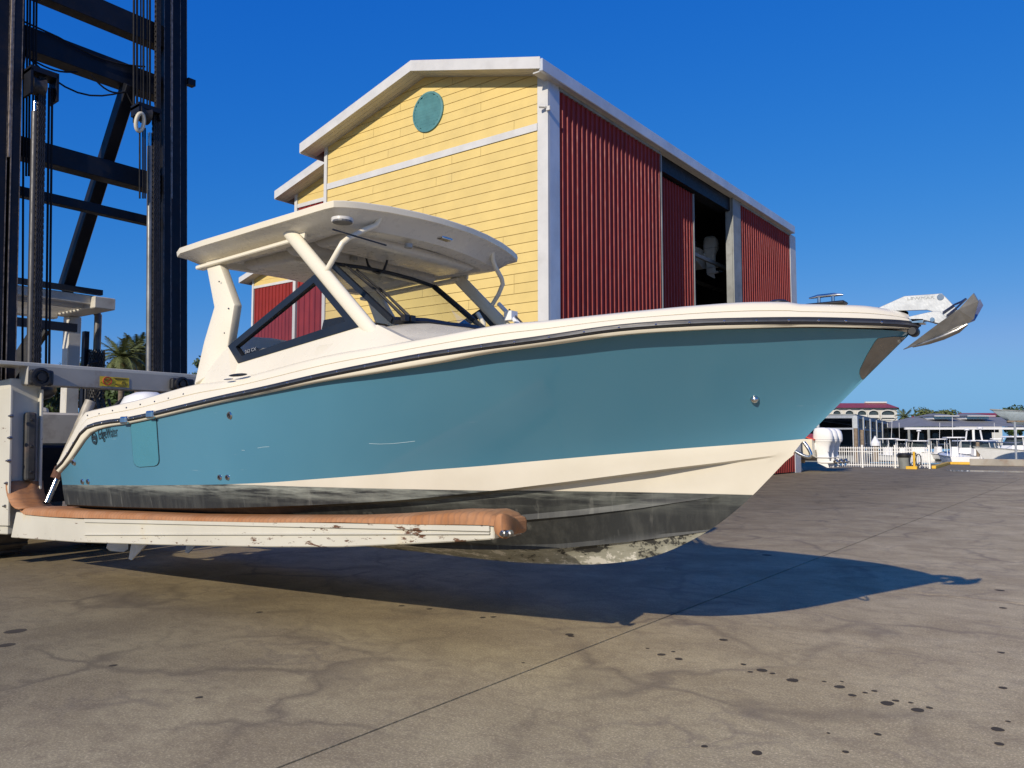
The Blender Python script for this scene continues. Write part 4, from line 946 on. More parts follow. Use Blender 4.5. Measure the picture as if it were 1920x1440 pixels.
# truck behind the mast: chassis, hood, overhead guard, wheels
MB().lohi((-15.6, 4.25, .75), (-11.3, 6.25, 1.45)).build('chassis', MAST, fk, bevel=.03)
MB().lohi((-15.4, 4.5, 1.45), (-12.4, 5.35, 2.0)).build('engine_hood', TRUCK, fk, bevel=.06, seg=2)
MB().lohi((-12.3, 4.9, 1.45), (-11.7, 6.2, 1.9)).build('front_panel', TRUCK, fk, bevel=.03)
MB().lohi((-15.7, 4.4, .8), (-15.2, 6.1, 2.0)).build('counterweight', TRUCK, fk, bevel=.08, seg=2)
zg = 3.52
gd = MB().lohi((-12.48, 4.3, zg + .06), (-12.40, 5.95, zg + .20)).build('overhead_guard', TRUCK, fk, bevel=.01)
for y0, y1 in ((5.86, 6.18), (4.2, 4.5)): MB().lohi((-13.62, y0, zg), (-12.28, y1, zg + .18)).build('guard_beam', TRUCK, gd, bevel=.012)
MB().lohi((-13.62, 4.5, zg - .06), (-13.46, 5.86, zg + .12)).build('guard_rear_beam', TRUCK, gd, bevel=.012)
for k in range(7): MB().lohi((-12.62 - .12 * k, 4.5, zg + .02), (-12.595 - .12 * k, 5.86, zg + .15)).build('guard_slat', TRUCK, gd)
MB().lohi((-12.46, 4.25, zg + .22), (-12.36, 6.02, zg + .30)).build('guard_mesh_bar', BLACK, gd)
MB().lohi((-12.40, 4.4, zg + .203), (-12.3, 4.7, zg + .218)).build('guard_plate', TRUCK, gd)
for x, y in ((-13.5, 6.10), (-13.5, 4.35)): MB().lohi((x - .10, y - .10, 1.4), (x + .10, y + .10, zg - .001)).build('guard_post', TRUCK, fk, bevel=.012)
MB().lohi((-12.2, 4.4, zg - .42), (-12.12, 5.55, zg - .30)).build('light_bar', BLACK, fk); MB().bar(V((-12.2, 5.1, zg - .4)), V((-12.6, 4.75, 2.2)), .12, .2).build('guard_brace', MAST, fk)
ex = MB().tube([V((-12.9, 6.22, 1.5)), V((-12.9, 6.22, zg - .25)), V((-12.9, 6.22, zg - .02)), V((-12.95, 6.2, zg + .06))], .055, 12).build('exhaust_stack', mat('exhaust_grey', (.12, .115, .11), .5, .4, var=.3), fk, smooth=50)
hs_ = MB(); n_a = 18; n_z = 22
for i in range(n_z):
    for k in range(n_a):
        a0 = 2 * math.pi * (k + .5 * (i % 2)) / n_a; z0 = 1.9 + i * .048; r1 = .115; pp = [V((-12.9 + r1 * math.cos(a0 + e), 6.22 + r1 * math.sin(a0 + e), z0 + f)) for e, f in ((0, -.044), (.13, 0), (0, .044), (-.13, 0))]
        q_ = [V((-12.9 + (p.x + 12.9) * .97, 6.22 + (p.y - 6.22) * .97, p.z)) for p in pp]
        hs_.tube([pp[0], pp[1]], .008, 3, False).tube([pp[1], pp[2]], .008, 3, False).tube([pp[2], pp[3]], .008, 3, False).tube([pp[3], pp[0]], .008, 3, False)
prop(hs_.build('heat_shield', BLACK, ex), kind='stuff'); MB().lohi((-13.05, 6.05, 1.5), (-12.95, 6.12, zg - .28)).build('shield_plate', MAST, ex)
MB().tube([V((-12.7, 5.98, 2.1)), V((-12.7, 5.98, 2.62)), V((-12.7, 6.02, 2.72)), V((-12.7, 6.14, 2.75))], .022, 8).build('grab_handle', BLACK, fk, smooth=60)
MB().ball((-12.5, 5.15, 2.25), .3, 14, (1, 1, .55)).build('driver_seat', BLACK, fk, smooth=60)
for x in (-12.0, -14.9):
    for y in (4.42, 6.1):
        R_ = .72 if x > -13 else .55; w = .72
        ty = MB().lathe((x, y - w / 2, R_), (0, 1, 0), [(R_ * .55, 0), (R_ * .93, 0), (R_, .06), (R_, w - .06), (R_ * .93, w), (R_ * .55, w)], 32).build('wheel', TYRE, fk, smooth=40)
        MB().lathe((x, y - w / 2 - .002, R_), (0, 1, 0), [(R_ * .2, -.02), (R_ * .22, .03), (R_ * .52, .06), (R_ * .56, .0)], 24).build('rim', TRUCK, ty, smooth=40)
        lug = MB()
        for k in range(22):
            a = 2 * math.pi * k / 22; lug.box((x + R_ * math.cos(a), y, R_ + R_ * math.sin(a)), (.05, w * .9, .05), Matrix.Rotation(-a, 3, 'Y'))
        prop(lug.build('tread_lugs', TYRE, ty), kind='stuff')
MB().lohi((-11.4, 3.7, .9), (-10.95, 4.2, 2.7)).build('mast_carriage_plate', MAST, fk)

# ------------------------------------------------------------------ storage building (yellow gable, red flank)
XR, YF, XLb, XM = -12.5, 18.37, -22.05, -17.28
ZE, ZR = 12.0, 13.3
bl = thing('boat_storage_building', 'tall yellow gabled boat storage building with red metal side wall and teal round vent', 'building', (XM, YF, 0))
YB = 40.3
wall = MB().add([(XLb, YF + .05, 0), (XR - .1, YF + .05, 0), (XR - .1, YF + .05, ZE), (XM, YF + .05, ZR), (XLb, YF + .05, ZE)], [(0, 1, 2, 3, 4)])
wall = MB().prism([(XLb, YF + .06, 0), (XR - .1, YF + .06, 0), (XR - .1, YF + .06, ZE), (XM, YF + .06, ZR), (XLb, YF + .06, ZE)], (0, .12, 0)).build('gable_wall', DARK, bl)
# clapboards
def clip(poly, a, b, c):                                  # keep a*x+b*z<=c
    out = []
    for i in range(len(poly)):
        p, q = poly[i], poly[(i + 1) % len(poly)]; fp, fq = a * p[0] + b * p[1] - c, a * q[0] + b * q[1] - c
        if fp <= 0: out.append(p)
        if fp * fq < 0: t = fp / (fp - fq); out.append((p[0] + (q[0] - p[0]) * t, p[1] + (q[1] - p[1]) * t))
    return out
sl = (ZR - ZE) / (XR - XM)
PITCHZ = .2885; bands = (10.35, 10.57)
rows_z = []
z = bands[0]
while z > 3.0: rows_z.append((z - PITCHZ, z)); z -= PITCHZ
rows_z.append((0, z)); z = bands[1]
while z < ZR: rows_z.append((z, z + PITCHZ)); z += PITCHZ
jx = [-20.9, -20.05, -19.6, -18.9, -18.35, -17.3, -16.75, -16.1, -15.4, -14.95, -14.1, -13.7]
for ri, (z0, z1) in enumerate(rows_z):
    rj = sorted(random.sample(jx, 1 if ri % 2 else 2)); xs = [XLb + .14] + [x for x in rj if True] + [XR - .36]
    for a, b in zip(xs, xs[1:]):
        P_ = [(a + .005, z0 + .007), (b - .005, z0 + .007), (b - .005, z1 - .007), (a + .005, z1 - .007)]
        P_ = clip(P_, sl, 1, ZR + sl * XM - .03); P_ = clip(P_, -sl, 1, ZR - sl * XM - .03) if len(P_) > 2 else P_
        if len(P_) < 3: continue
        n = len(P_); f_ = [V((x, YF + .008 * (zz - z0) / (z1 - z0) - .002 , zz)) for x, zz in P_]; bk = [V((x, YF + .055, zz)) for x, zz in P_]
        c0 = V((a, YF, z0)); m_ = MB().add(f_ + bk, [tuple(range(n))[::-1]] + [(i, (i + 1) % n, n + (i + 1) % n, n + i) for i in range(n)])
        o = m_.build('plank', YEL, wall)
MB().lohi((XLb + .14, YF - .03, bands[0] + .005), (XR - .36, YF + .05, bands[1] - .005)).build('band_trim', TRIM, bl)
# corner trims
for x0, x1 in ((XLb - .02, XLb + .13), (XR - .34, XR + .02)): MB().lohi((x0, YF - .035, 0), (x1, YF + .06, ZE - .05)).build('corner_trim', TRIM, bl)
MB().lohi((XR - .08, YF + .0605, 0), (XR + .021, YF + .56, ZE - .12)).build('corner_trim', TRIMB, bl)
# round vent
vc = V((-17.09, YF - .03, 11.96)); vr = .60
vt = MB().lathe(vc + V((0, .02, 0)), (0, -1, 0), [(vr + .05, -.04), (vr + .05, .04), (vr - .02, .05), (vr - .03, .0)], 40).build('round_vent', TEAL, bl, smooth=30)
MB().lathe(vc + V((0, .03, 0)), (0, -1, 0), [(vr, 0), (vr, .012)], 36).build('vent_back', TEAL, vt)
for k in range(11):
    z = -vr + .055 + k * (2 * vr - .05) / 11; w = math.sqrt(max(.01, (vr - .02) ** 2 - (z + .03) ** 2)); MB().bar(vc + V((-w, -.006, z + .03)), vc + V((w, -.006, z + .03)), .02, .094, (0, -.2, 1)).build('louvre', TEAL, vt)
# security camera at the corner
cm = thing('security_camera', 'small white security camera at the corner below the eave', 'camera', tuple(at(1022, 201, 1, YF - .1)))
q = at(1022, 201, 1, YF - .1); MB().tube([q + V((-.12, -.12, .02)), q + V((.04, -.02, 0))], .05, 10).build('camera_body', TRIM, cm, smooth=40); MB().box(q + V((.10, .02, -.05)), (.12, .06, .12)).build('junction_box', TRIM, cm)
# roof
OV = .62; RT = .12
def roof_pair(xl, xm, xr, ze, zr, y0, y1, parent, eol=.6, eor=.14, ribs=True, name='roof'):
    for s_, xe_ in ((-1, xl), (1, xr)):
        eo = eol if s_ < 0 else eor; sl_ = (zr - ze) / abs(xm - xe_); xo = xe_ + s_ * eo; zo = ze - sl_ * eo
        P_ = [V((xm, y0, zr + .10)), V((xo, y0, zo + .10)), V((xo, y0, zo + .16)), V((xm, y0, zr + .16))]
        r = MB().prism(P_, (0, y1 - y0, 0)).build(name, REDR, parent)
        if ribs and s_ == 1:
            y = y0 + .25; k = 0
            me = MB().add([(0, 0, 0)], []).v
            rb_ = MB().prism([V((xm, 0, zr + .161)), V((xo + .03, 0, zo + .161)), V((xo + .03, 0, zo + .215)), V((xm, 0, zr + .215))], (0, .07, 0)).mesh('roof_rib', (0, 0, 0)); rb_.materials.append(REDR)
            while y < y1 - .1: inst(rb_, 'roof_rib', (0, y, 0), r).location = V((0, y, 0)); y += .72
        # fascia, soffit, gutter
        f0 = V((xm, y0 - .02, zr + .17)); f1 = V((xo + s_ * .03, y0 - .02, zo + .17)); hgt = .34
        MB().prism([f0, f1, f1 - V((0, 0, hgt)), f0 - V((0, 0, hgt))], (0, .022, 0)).build('fascia', TRIM, parent)
        s0 = V((xm, y0, zr - .16)); s1 = V((xo, y0, zo - .16))
        nb = 4
        for k in range(nb):
            a, b = k / nb, (k + 1) / nb; yy0, yy1 = y0 + a * (OV + .05) + .003, y0 + b * (OV + .05) - .006; MB().prism([V((xm, yy0, zr - .14)), V((xo, yy0, zo - .14)), V((xo, yy1, zo - .14)), V((xm, yy1, zr - .14))], (0, 0, .03)).build('soffit_strip', SOFF, parent)
        if s_ == 1:
            MB().lohi((xo - .02, y0, zo - .24), (xo + .10, y1, zo + .13)).build('gutter', TRIMB, parent, bevel=.02)
            MB().lohi((xe_ - .1, y0 + .03, zo - .24), (xo, y1, zo - .2)).build('eave_soffit', SOFF, parent)
        else:
            MB().lohi((xo - .02, y0 + .0, zo - .19), (xo + .02, y1, zo + .16)).build('eave_fascia', TRIM, parent)
roof_pair(XLb, XM, XR, ZE, ZR, YF - OV, 39.6, bl)
# red flank: individual ribbed sheets
def sheet_mesh(w, h, nr=3, dep=.05):
    prof = []; p = w / nr
    for k in range(nr): prof += [(k * p + .0, 0), (k * p + p * .50, 0), (k * p + p * .56, dep), (k * p + p * .70, dep), (k * p + p * .76, 0)]
    prof.append((w - .002, 0))
    m_ = MB().grid([[V((d, y, 0)) for y, d in prof], [V((d, y, h)) for y, d in prof]]); me = m_.mesh('red_sheet'); me.materials.append(RED); return me
def red_run(x, y0, y1, z0, z1, parent, n, axis='y'):
    w = (y1 - y0) / n; me = sheet_mesh(w, z1 - z0)
    for k in range(n):
        o = inst(me, 'metal_sheet', (x, y0 + k * w, z0), parent)
ZH = 11.62
fw = MB().lohi((XR - .30, YF + .4, 0), (XR - .22, 25.4, ZH)).build('side_wall', DARK, bl)
red_run(XR - .03, 18.95, 25.40, .05, ZH, fw, 8)
MB().lohi((XR - .06, 18.9, ZH), (XR + .03, 25.42, ZH + .12)).build('head_trim', DGREY, bl)
MB().lohi((XR - .3, 25.40, .05), (XR + .03, 25.47, ZH)).build('door_edge', DGREY, bl)
ya_, yb_ = at(1243, 500, 0, XR - .27).y, at(1302, 500, 0, XR - .27).y
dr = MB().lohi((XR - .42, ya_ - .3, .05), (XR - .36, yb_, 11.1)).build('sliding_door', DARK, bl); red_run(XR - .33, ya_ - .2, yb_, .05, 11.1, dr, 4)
MB().lohi((XR - .42, yb_, .05), (XR - .26, yb_ + .06, 11.1)).build('door_edge', DGREY, dr)
MB().lohi((XR - .6, 25.47, ZH - .45), (XR - .12, 32.1, ZH + .12)).build('head_beam', MAST, bl)
xc_ = at(1362, 500, 1, 32.1).x
MB().lohi((xc_, 32.1, 0), (XR - .04, 32.55, ZH + .1)).build('column', DGREY, bl)
MB().lohi((XR - .05, 32.10, 0), (XR + .02, 32.95, ZH + .1)).build('column_flange', DGREY, bl)
fw2 = MB().lohi((XR - .30, 32.95, 0), (XR - .22, 39.5, ZH)).build('side_wall', DARK, bl); red_run(XR - .03, 32.97, 39.42, .05, ZH, fw2, 8)
MB().lohi((XR - .06, 32.9, ZH), (XR + .03, 39.5, ZH + .12)).build('head_trim', DGREY, bl)
MB().lohi((XR - .3, 39.45, 0), (XR + .03, 40.3, ZH + .1)).build('corner_trim', TRIM, bl)
# interior shell
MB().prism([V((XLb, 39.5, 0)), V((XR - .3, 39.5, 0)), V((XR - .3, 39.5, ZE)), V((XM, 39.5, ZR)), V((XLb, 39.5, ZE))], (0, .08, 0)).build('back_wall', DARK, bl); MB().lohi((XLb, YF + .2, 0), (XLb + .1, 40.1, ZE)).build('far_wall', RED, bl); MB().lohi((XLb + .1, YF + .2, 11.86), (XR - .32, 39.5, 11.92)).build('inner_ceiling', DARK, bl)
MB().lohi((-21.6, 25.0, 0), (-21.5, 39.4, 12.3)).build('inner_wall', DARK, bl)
for z in (3.4, 5.0, at(1345, 430, 0, -13.6).z - 1.5): 
    for x in (-13.6, -15.9): MB().lohi((x - .06, 25.6, z - .14), (x + .06, 39.9, z)).build('rack_beam', DGREY, bl)
MB().bar(V((XR - 1.6, 28.6, 8.9)), V((XR - 1.6, 32.0, 11.2)), .07, .10).build('brace', DARK, bl)
# setback wings
def wing(label, xl, xr, yf, ze, zr, yb, xcol=None):
    xm = (xl + xr) / 2
    w = thing('storage_wing', label, 'building', (xm, yf, 0), group='setback wings of the storage yard')
    gw = MB().prism([(xl, yf + .06, 0), (xr, yf + .06, 0), (xr, yf + .06, ze), (xm, yf + .06, zr), (xl, yf + .06, ze)], (0, .12, 0)).build('gable_wall', DARK, w)
    zh = ze - .75; n = max(3, int((xr - xl - .3) / .96)); ww = (xr - xl - .34) / n; me = sheet_mesh(ww, zh)
    for k in range(n):
        o = inst(me, 'metal_sheet', (xr - .2 - k * ww, yf + .03, .05), gw, rot=(0, 0, math.pi / 2)); o.location = V((xl + .15 + (k + 1) * ww - xm, .03, .05)) ; o.rotation_euler = (0, 0, math.pi / 2); o.scale = (-1, 1, 1)
    MB().lohi((xl + .12, yf - .03, zh + .04), (xr, yf + .05, zh + .2)).build('head_trim', TRIM, w)
    for x in (xl, ): MB().lohi((x - .05, yf - .05, 0), (x + .12, yf + .06, ze)).build('corner_trim', TRIM, w)
    z = zh + .2; sl_ = (zr - ze) / (xm - xl)
    while z < zr:
        P_ = clip([(xl + .13, z + .006), (xr - .1, z + .006), (xr - .1, z + .282), (xl + .13, z + .282)], sl_, 1, zr + sl_ * xm - .03); P_ = clip(P_, -sl_, 1, zr - sl_ * xm - .03) if len(P_) > 2 else P_
        if len(P_) > 2: MB().prism([V((x, yf, zz)) for x, zz in P_], (0, .055, 0)).build('plank', YEL, gw)
        z += .2885
    MB().lohi((xl, yf + .2, 0), (xl + .1, yb, ze)).build('side_wall', RED, w)
    roof_pair(xl, xm, xr, ze, zr, yf - OV, yb, w, .6, .6, ribs=False)
c2 = at(553, 500, 1, 21.2); c3 = at(474, 560, 1, 31.0)
wing('red fronted storage wing set back just left of the yellow gable', c2.x, c2.x + 9.5, 21.2, 12.0, 13.3, 40, None)
wing('farther red storage wing seen under the boat hardtop', c3.x, c3.x + 9.5, 31.0, 12.0, 13.3, 45, None)
# boats stored inside the opening
def rack_boat(x, y, z, label, m=WHITE, L=6.0):
    t = thing('stored_boat', label, 'boat', (x, y, z)); rows = []
    for k in range(9):
        s_ = k / 8; xx = x - L * s_; b = 1.05 * (1 - max(0, (s_ - .45) / .55) ** 2.2) + .02; rows.append([V((xx, y - b, z + 1.0)), V((xx, y - b * .92, z + .45)), V((xx, y, z + .12 + .25 * s_ ** 3)), V((xx, y + b * .92, z + .45)), V((xx, y + b, z + 1.0))])
    h = MB().grid(rows); h.add(rows[0], [(0, 1, 2, 3, 4)]); h.add([r[0] for r in rows] + [r[4] for r in rows[::-1]], [tuple(range(18))]); h.build('hull', m, t, smooth=35, local=False)
    outboard(t, Matrix.Translation((x + .05, y - .1, z + .75)) @ Matrix.Rotation(math.pi, 4, 'Z') @ Matrix.Diagonal((1, 1, 1, 1)) if False else Matrix.Translation((x + .1, y, z + .7)) @ Matrix.Rotation(math.pi, 4, 'Z'), m)
    return t
rb1 = rack_boat(-14.7, at(1338, 470, 0, -14.2).y, at(1345, 430, 0, -13.6).z - 1.57, 'white boat with outboard on the upper rack inside the open bay', WHITE)
rb2 = rack_boat(-14.1, 31.2, 5.0, 'boat with green cover on the lower rack inside the open bay', mat('green_cover', (.05, .20, .13), .6))
# ------------------------------------------------------------------ boat on stands beyond the building corner (three white outboards)
cb_ = at(1541, 840, 1, 41.6)
tb_ = thing('stored_boat', 'white boat on timber stands with three big white outboards at the building corner', 'boat', (cb_.x - .6, 42.3, 0))
sx = cb_.x - .25; rows = []
for k in range(11):
    s_ = k / 10; xx = sx - 9.0 * s_; b = 1.45 * (1 - max(0, (s_ - .4) / .6) ** 2.2) + .02
    rows.append([V((xx, 42.3 - b, 1.62 + .3 * s_)), V((xx, 42.3 - b * .98, 1.15)), V((xx, 42.3 - b * .9, .78)), V((xx, 42.3, .52 + .5 * s_ ** 4)), V((xx, 42.3 + b * .9, .78)), V((xx, 42.3 + b * .98, 1.15)), V((xx, 42.3 + b, 1.62 + .3 * s_))])
h = MB().grid(rows); h.add(rows[0], [tuple(range(7))]); h.add([r[0] for r in rows] + [r[6] for r in rows[::-1]], [tuple(range(22))]); h.build('hull', GEL, tb_, smooth=35)
MB().prism([V((sx + .05, 41.0, 1.62)), V((sx - 1.2, 41.0, 2.05)), V((sx - 1.2, 43.6, 2.05)), V((sx + .05, 43.6, 1.62))], (0, 0, -.06)).build('red_cover', REDC, tb_)
for y in (41.45, 42.3, 43.15): outboard(tb_, Matrix.Translation((sx - .02, y, 1.30)) @ Matrix.Diagonal((-1.4, 1.15, 1.02, 1)), WHITE)
for x in (sx - 1.0, sx - 5):
    t = thing('boat_stand', 'grey steel boat stand with timber block under the stored boat' if x > sx - 2 else 'second boat stand farther under the stored boat', 'boat stand', (x, 41.6, 0), group='stands under the stored boat')
    MB().box((x, 41.6, .50), (.75, .25, .16)).build('timber_block', LUMBER, t)
    for dx in (-.2, .0, .2): MB().bar(V((x, 41.6, .44)), V((x + dx * 1.3, 41.5 + abs(dx), .01)), .08, .08).build('leg', GALV, t)
# ------------------------------------------------------------------ fence
fe = thing('picket_fence', 'white metal picket fence along the dock edge', 'fence', (-10.7, 49.65, 0))
xA, xB = -13.6, -8.36
for z in (.16, .93, 1.13): MB().lohi((xA, 49.62, z - .02), (xB, 49.68, z + .02)).build('rail', WHITE, fe)
pk = MB().lohi((-.018, -.012, 0.05), (.018, .012, 1.2)).mesh('picket'); pk.materials.append(WHITE)
k = 0
while xA + k * .125 < xB: inst(pk, 'picket', (xA + k * .125, 49.65, 0), fe); k += 1
po = MB().lohi((-.045, -.045, 0), (.045, .045, 1.28)).lohi((-.055, -.055, 1.28), (.055, .055, 1.31)).mesh('post'); po.materials.append(WHITE)
for x in (-13.6, -11.85, -10.1, xB): inst(po, 'post', (x, 49.65, 0), fe)
# trash bin
bp_ = at(1697, 879, 2, 0); bp_ = V((-9.5, 48.95, 0))
tbn = thing('trash_bin', 'round grey trash bin with black liner in front of the white fence', 'bin', tuple(bp_))
MB().lathe(bp_, (0, 0, 1), [(.27, 0), (.30, .35), (.33, .68)], 20).build('drum', mat('bin_grey', (.20, .21, .20), .6), tbn, smooth=40)
MB().lathe(bp_ + V((0, 0, .62)), (0, 0, 1), [(.34, 0), (.36, .08), (.36, .18), (.30, .25), (.18, .22)], 20).build('liner', BLACK, tbn, smooth=30)
# yellow hose post
hp_ = V((-8.92, 48.5, 0)); hpo = thing('hose_post', 'yellow hose post on a yellow base beside the grey bin', 'post', tuple(hp_))
MB().box(hp_ + V((-.12, 0, .08)), (.55, .4, .16)).build('base', YPAINT, hpo, bevel=.01); MB().tube([hp_ + V((0, 0, .15)), hp_ + V((0, 0, .95))], .06, 10).build('pole', YPAINT, hpo)
for s_ in (-.14, .2):
    c = hp_ + V((s_, .1, .5)); MB().tube([c + V((.13 * math.cos(a), 0, .32 * math.sin(a))) for a in [2 * math.pi * q / 18 for q in range(19)]], .028, 6).build('hose_loop', BLACK, hpo)
# kerbs, low wall, mat, puddle
def seg(name, a, b, w, h, m, label, cat): 
    o = MB(); p, q = V(a), V(b); o.bar(p + V((0, 0, h / 2)), q + V((0, 0, h / 2)), w, h); return solo(o, name, m, label, cat, tuple((p + q) / 2 * 1.0), bevel=.02)
k1, k2, k3 = V((-8.20, 49.9, 0)), V((-9.0, 60.2, 0)), V((-7.55, 60.2, 0))
seg('kerb', k1, k2, .22, .17, YPAINT, 'yellow painted kerb running from the fence end to the dock edge', 'kerb')
seg('kerb', k2 + V((.12, -.1, 0)), k3, .22, .17, YPAINT, 'short yellow painted kerb along the dock edge', 'kerb')
seg('low_wall', V((-7.5, 58.2, 0)), V((12, 58.2, 0)), .3, .42, mat('stained_concrete', (.33, .30, .25), .8, var=.2, scale=1, dirt=(.22, .10, .05), dscale=1.5, damt=.6), 'low rust stained concrete wall at the dock edge', 'wall')
solo(MB().lohi((-14, 60.6, .0), (-7.6, 61.4, .05)), 'dock_mat', TARP, 'blue mat along the edge of the dock', 'mat', (-10.8, 61, 0))
pud = MB(); c = at(1868, 884, 2, 0); 
pud.add([(c.x + 2.6 * math.cos(a) * (1 + .25 * math.sin(3 * a + 1)), c.y + 1.6 * math.sin(a) * (1 + .2 * math.cos(2 * a)), .003) for a in [2 * math.pi * k / 28 for k in range(28)]], [tuple(range(28))])
prop(pud.build('puddle', mat('wet_concrete', (.05, .045, .04), .06, var=.2), None, org=(c.x, c.y, 0)), 'shallow puddle on the concrete in front of the low wall', 'puddle')
# ------------------------------------------------------------------ mooring piles
def pile(u, d, ztop, label, cap=False, r=.18):
    p = far(u, d, -1.6); t = thing('mooring_pile', label, 'pile', tuple(p), group='mooring piles')
    MB().tube([p, V((p.x, p.y, ztop))], r, 10).build('timber', WOOD, t, smooth=50)
    if cap: MB().lathe(V((p.x, p.y, ztop - .02)), (0, 0, 1), [(r * 1.5, -.25), (r * 1.5, .05), (.02, r * 2.6)], 12).build('cap', WHITE, t)
pile(1641, 82, zat(831, 82), 'timber pile with pointed white cap behind the white fence', True, .3)
pile(1833, 84, zat(829, 84), 'bare timber pile between the moored white boats')
pile(1605, 86, zat(803, 86), 'tall timber pile at the near corner of the open boat rack', r=.22)
pile(1617, 92, zat(806, 92), 'second tall timber pile beside the open boat rack', r=.22)
# ------------------------------------------------------------------ moored boats
def moored(u, d, rz, L, label, kind='console', m=WHITE, z=-1.0, nm=2, group='boats moored in the basin'):
    p = far(u, d, z); t = thing('moored_boat', label, 'boat', tuple(p), rz, group); B = L * .16; fb = L * .11; rows = []
    for k in range(10):
        s_ = k / 9; x = L * (s_ - .5); b = B * (1 - max(0, (s_ - .5) / .5) ** 2.3) + .02; zz = fb * (1 + .45 * s_ ** 2)
        rk_ = L * .10 * s_ ** 4; zb = .25 + .35 * s_ ** 4; rows.append([V((x, -b, zz)), V((x - rk_, -b * (.9 - .2 * s_), zb)), V((x - rk_ * 2.2, 0, -.35 + .5 * s_ ** 4)), V((x - rk_, b * (.9 - .2 * s_), zb)), V((x, b, zz))])
    h = MB().grid(rows); h.add(rows[0], [tuple(range(5))]); h.build('hull', m, t, smooth=35, local=True)
    MB().add([r[0] - V((0, 0, .08)) for r in rows] + [r[4] - V((0, 0, .08)) for r in rows[::-1]], [tuple(range(20))]).build('deck', WHITE, t, local=True)
    for s_ in (1, -1): MB().tube([V((r[0].x, s_ * r[4].y, r[0].z)) for r in rows], .05, 5).build('rub_rail', DGREY, t, local=True)
    if kind == 'console':
        MB().loft([sel(.6, .42, 0, fb, 8), sel(.5, .36, -.05, fb + 1.0, 8)]).build('console', WHITE, t, local=True, smooth=30)
        MB().loft([sel(1.35, B * .72, 0, fb + 1.95, 14, 4), sel(1.3, B * .70, 0, fb + 2.07, 14, 4)]).build('t_top', WHITE, t, local=True)
        for x in (-.7, .6):
            for y in (-.5, .5): MB().tube([V((x, y, fb)), V((x, y * 1.1, fb + 1.95))], .04, 6).build('top_leg', WHITE, t, local=True)
        MB().prism([V((.62, -.4, fb + .9)), V((.45, -.36, fb + 1.5)), V((.45, .36, fb + 1.5)), V((.62, .4, fb + .9))], (.02, 0, 0)).build('windscreen', TINT, t, local=True)
        MB().tube([V((-.9, .3, fb + 2.05)), V((-1.1, .3, fb + 4.2))], .025, 5).build('antenna', WHITE, t, local=True)
    elif kind == 'cabin':
        cab = MB().loft([sel(L * .20, B * .78, .3, fb - .05, 14, 4), sel(L * .19, B * .72, .2, fb + .75, 14, 4)]); cab.build('cabin', WHITE, t, local=True, smooth=30)
        MB().loft([sel(L * .185, B * .70, .18, fb + .75, 14, 4), sel(L * .165, B * .62, .0, fb + 1.55, 14, 4)]).build('cabin_glazing', TINT, t, local=True, smooth=30)
        MB().loft([sel(L * .23, B * .78, -.2, fb + 1.55, 14, 4), sel(L * .22, B * .74, -.2, fb + 1.68, 14, 4)]).build('cabin_roof', WHITE, t, local=True)
        for y in (-1, 1):
            for x in (-.14, .02, .15): MB().bar(V((L * x + .1, y * B * .715, fb + .75)), V((L * x, y * B * .635, fb + 1.55)), .06, .05).build('window_post', WHITE, t, local=True)
        MB().tube([V((-.5, 0, fb + 1.68)), V((-1.0, 0, fb + 2.9))], .09, 8).build('radar_mast', WHITE, t, local=True); MB().lathe(V((-1.0, 0, fb + 2.9)), (0, 0, 1), [(.1, 0), (.3, .02), (.3, .2), (.1, .24)], 12).build('radome', WHITE, t, local=True)
        MB().tube([V((L * .15, -B * .6, fb * 1.3 + .6)), V((L * .35, -B * .45, fb * 1.3 + .65)), V((L * .48, 0, fb * 1.4 + .65)), V((L * .35, B * .45, fb * 1.3 + .65)), V((L * .15, B * .6, fb * 1.3 + .6))], .025, 5).build('bow_rail', CHROME, t, local=True)
    for k in range(nm):
        y = (k - (nm - 1) / 2) * .75; outboard(t, Matrix.Translation((-L / 2 - .05, y, fb * .8)), WHITE, full=False)
    return t
R = PSI
moored(1788, 88, R + math.radians(75), 8.5, 'white centre console stern on with three outboards and slim top', nm=3)
moored(1845, 90, R + math.radians(40), 9.0, 'white cabin boat with radar mast beside the bare timber pile', 'cabin', nm=0)
moored(1808, 101, R + math.radians(80), 9.0, 'white cabin cruiser behind the stern on centre console', 'cabin', nm=2)
moored(1930, 80, R + math.radians(190), 12.5, 'large white express boat with smoked windows at the right edge', 'cabin', nm=0)
moored(1758, 108, R + math.radians(95), 7.5, 'small white boat under the shed edge left of the basin', 'console', nm=1)
moored(1719, 112, R + math.radians(80), 9.0, 'white flybridge boat seen above the white fence', 'cabin', nm=0)
moored(1664, 96, R + math.radians(110), 7.5, 'white boat directly behind the white pickets', 'console', nm=2)
moored(1870, 112, R + math.radians(60), 8.0, 'white boat moored far back under the grey shed', 'console', nm=1)
moored(1690, 104, R + math.radians(70), 6.5, 'small white boat behind the grey bin', 'console', nm=1)
# boat up on a rack at the right edge
rk = thing('boat_lift', 'grey steel boat lift frame at the right edge', 'boat lift', tuple(far(1935, 70, 0)))
lb = moored(1930, 70, R + math.radians(186), 7.0, 'pale blue hulled boat raised high on the lift at the right edge', 'bare', mat('pale_blue_hull', (.50, .58, .62), .3), z=zat(792, 70), nm=1, group='boats on lifts')
for u in (1904, 1924, 1948):
    for d in (68, 72): a = far(u, d, 0); MB().tube([V((a.x, a.y, -1.5)), V((a.x, a.y, zat(792, 70)))], .09, 8).build('lift_post', GALV, rk)
for d in (68.5, 71.5): MB().bar(far(1890, d, zat(791, 70)), far(1975, d, zat(791, 70)), .18, .14).build('lift_beam', WOOD, rk)
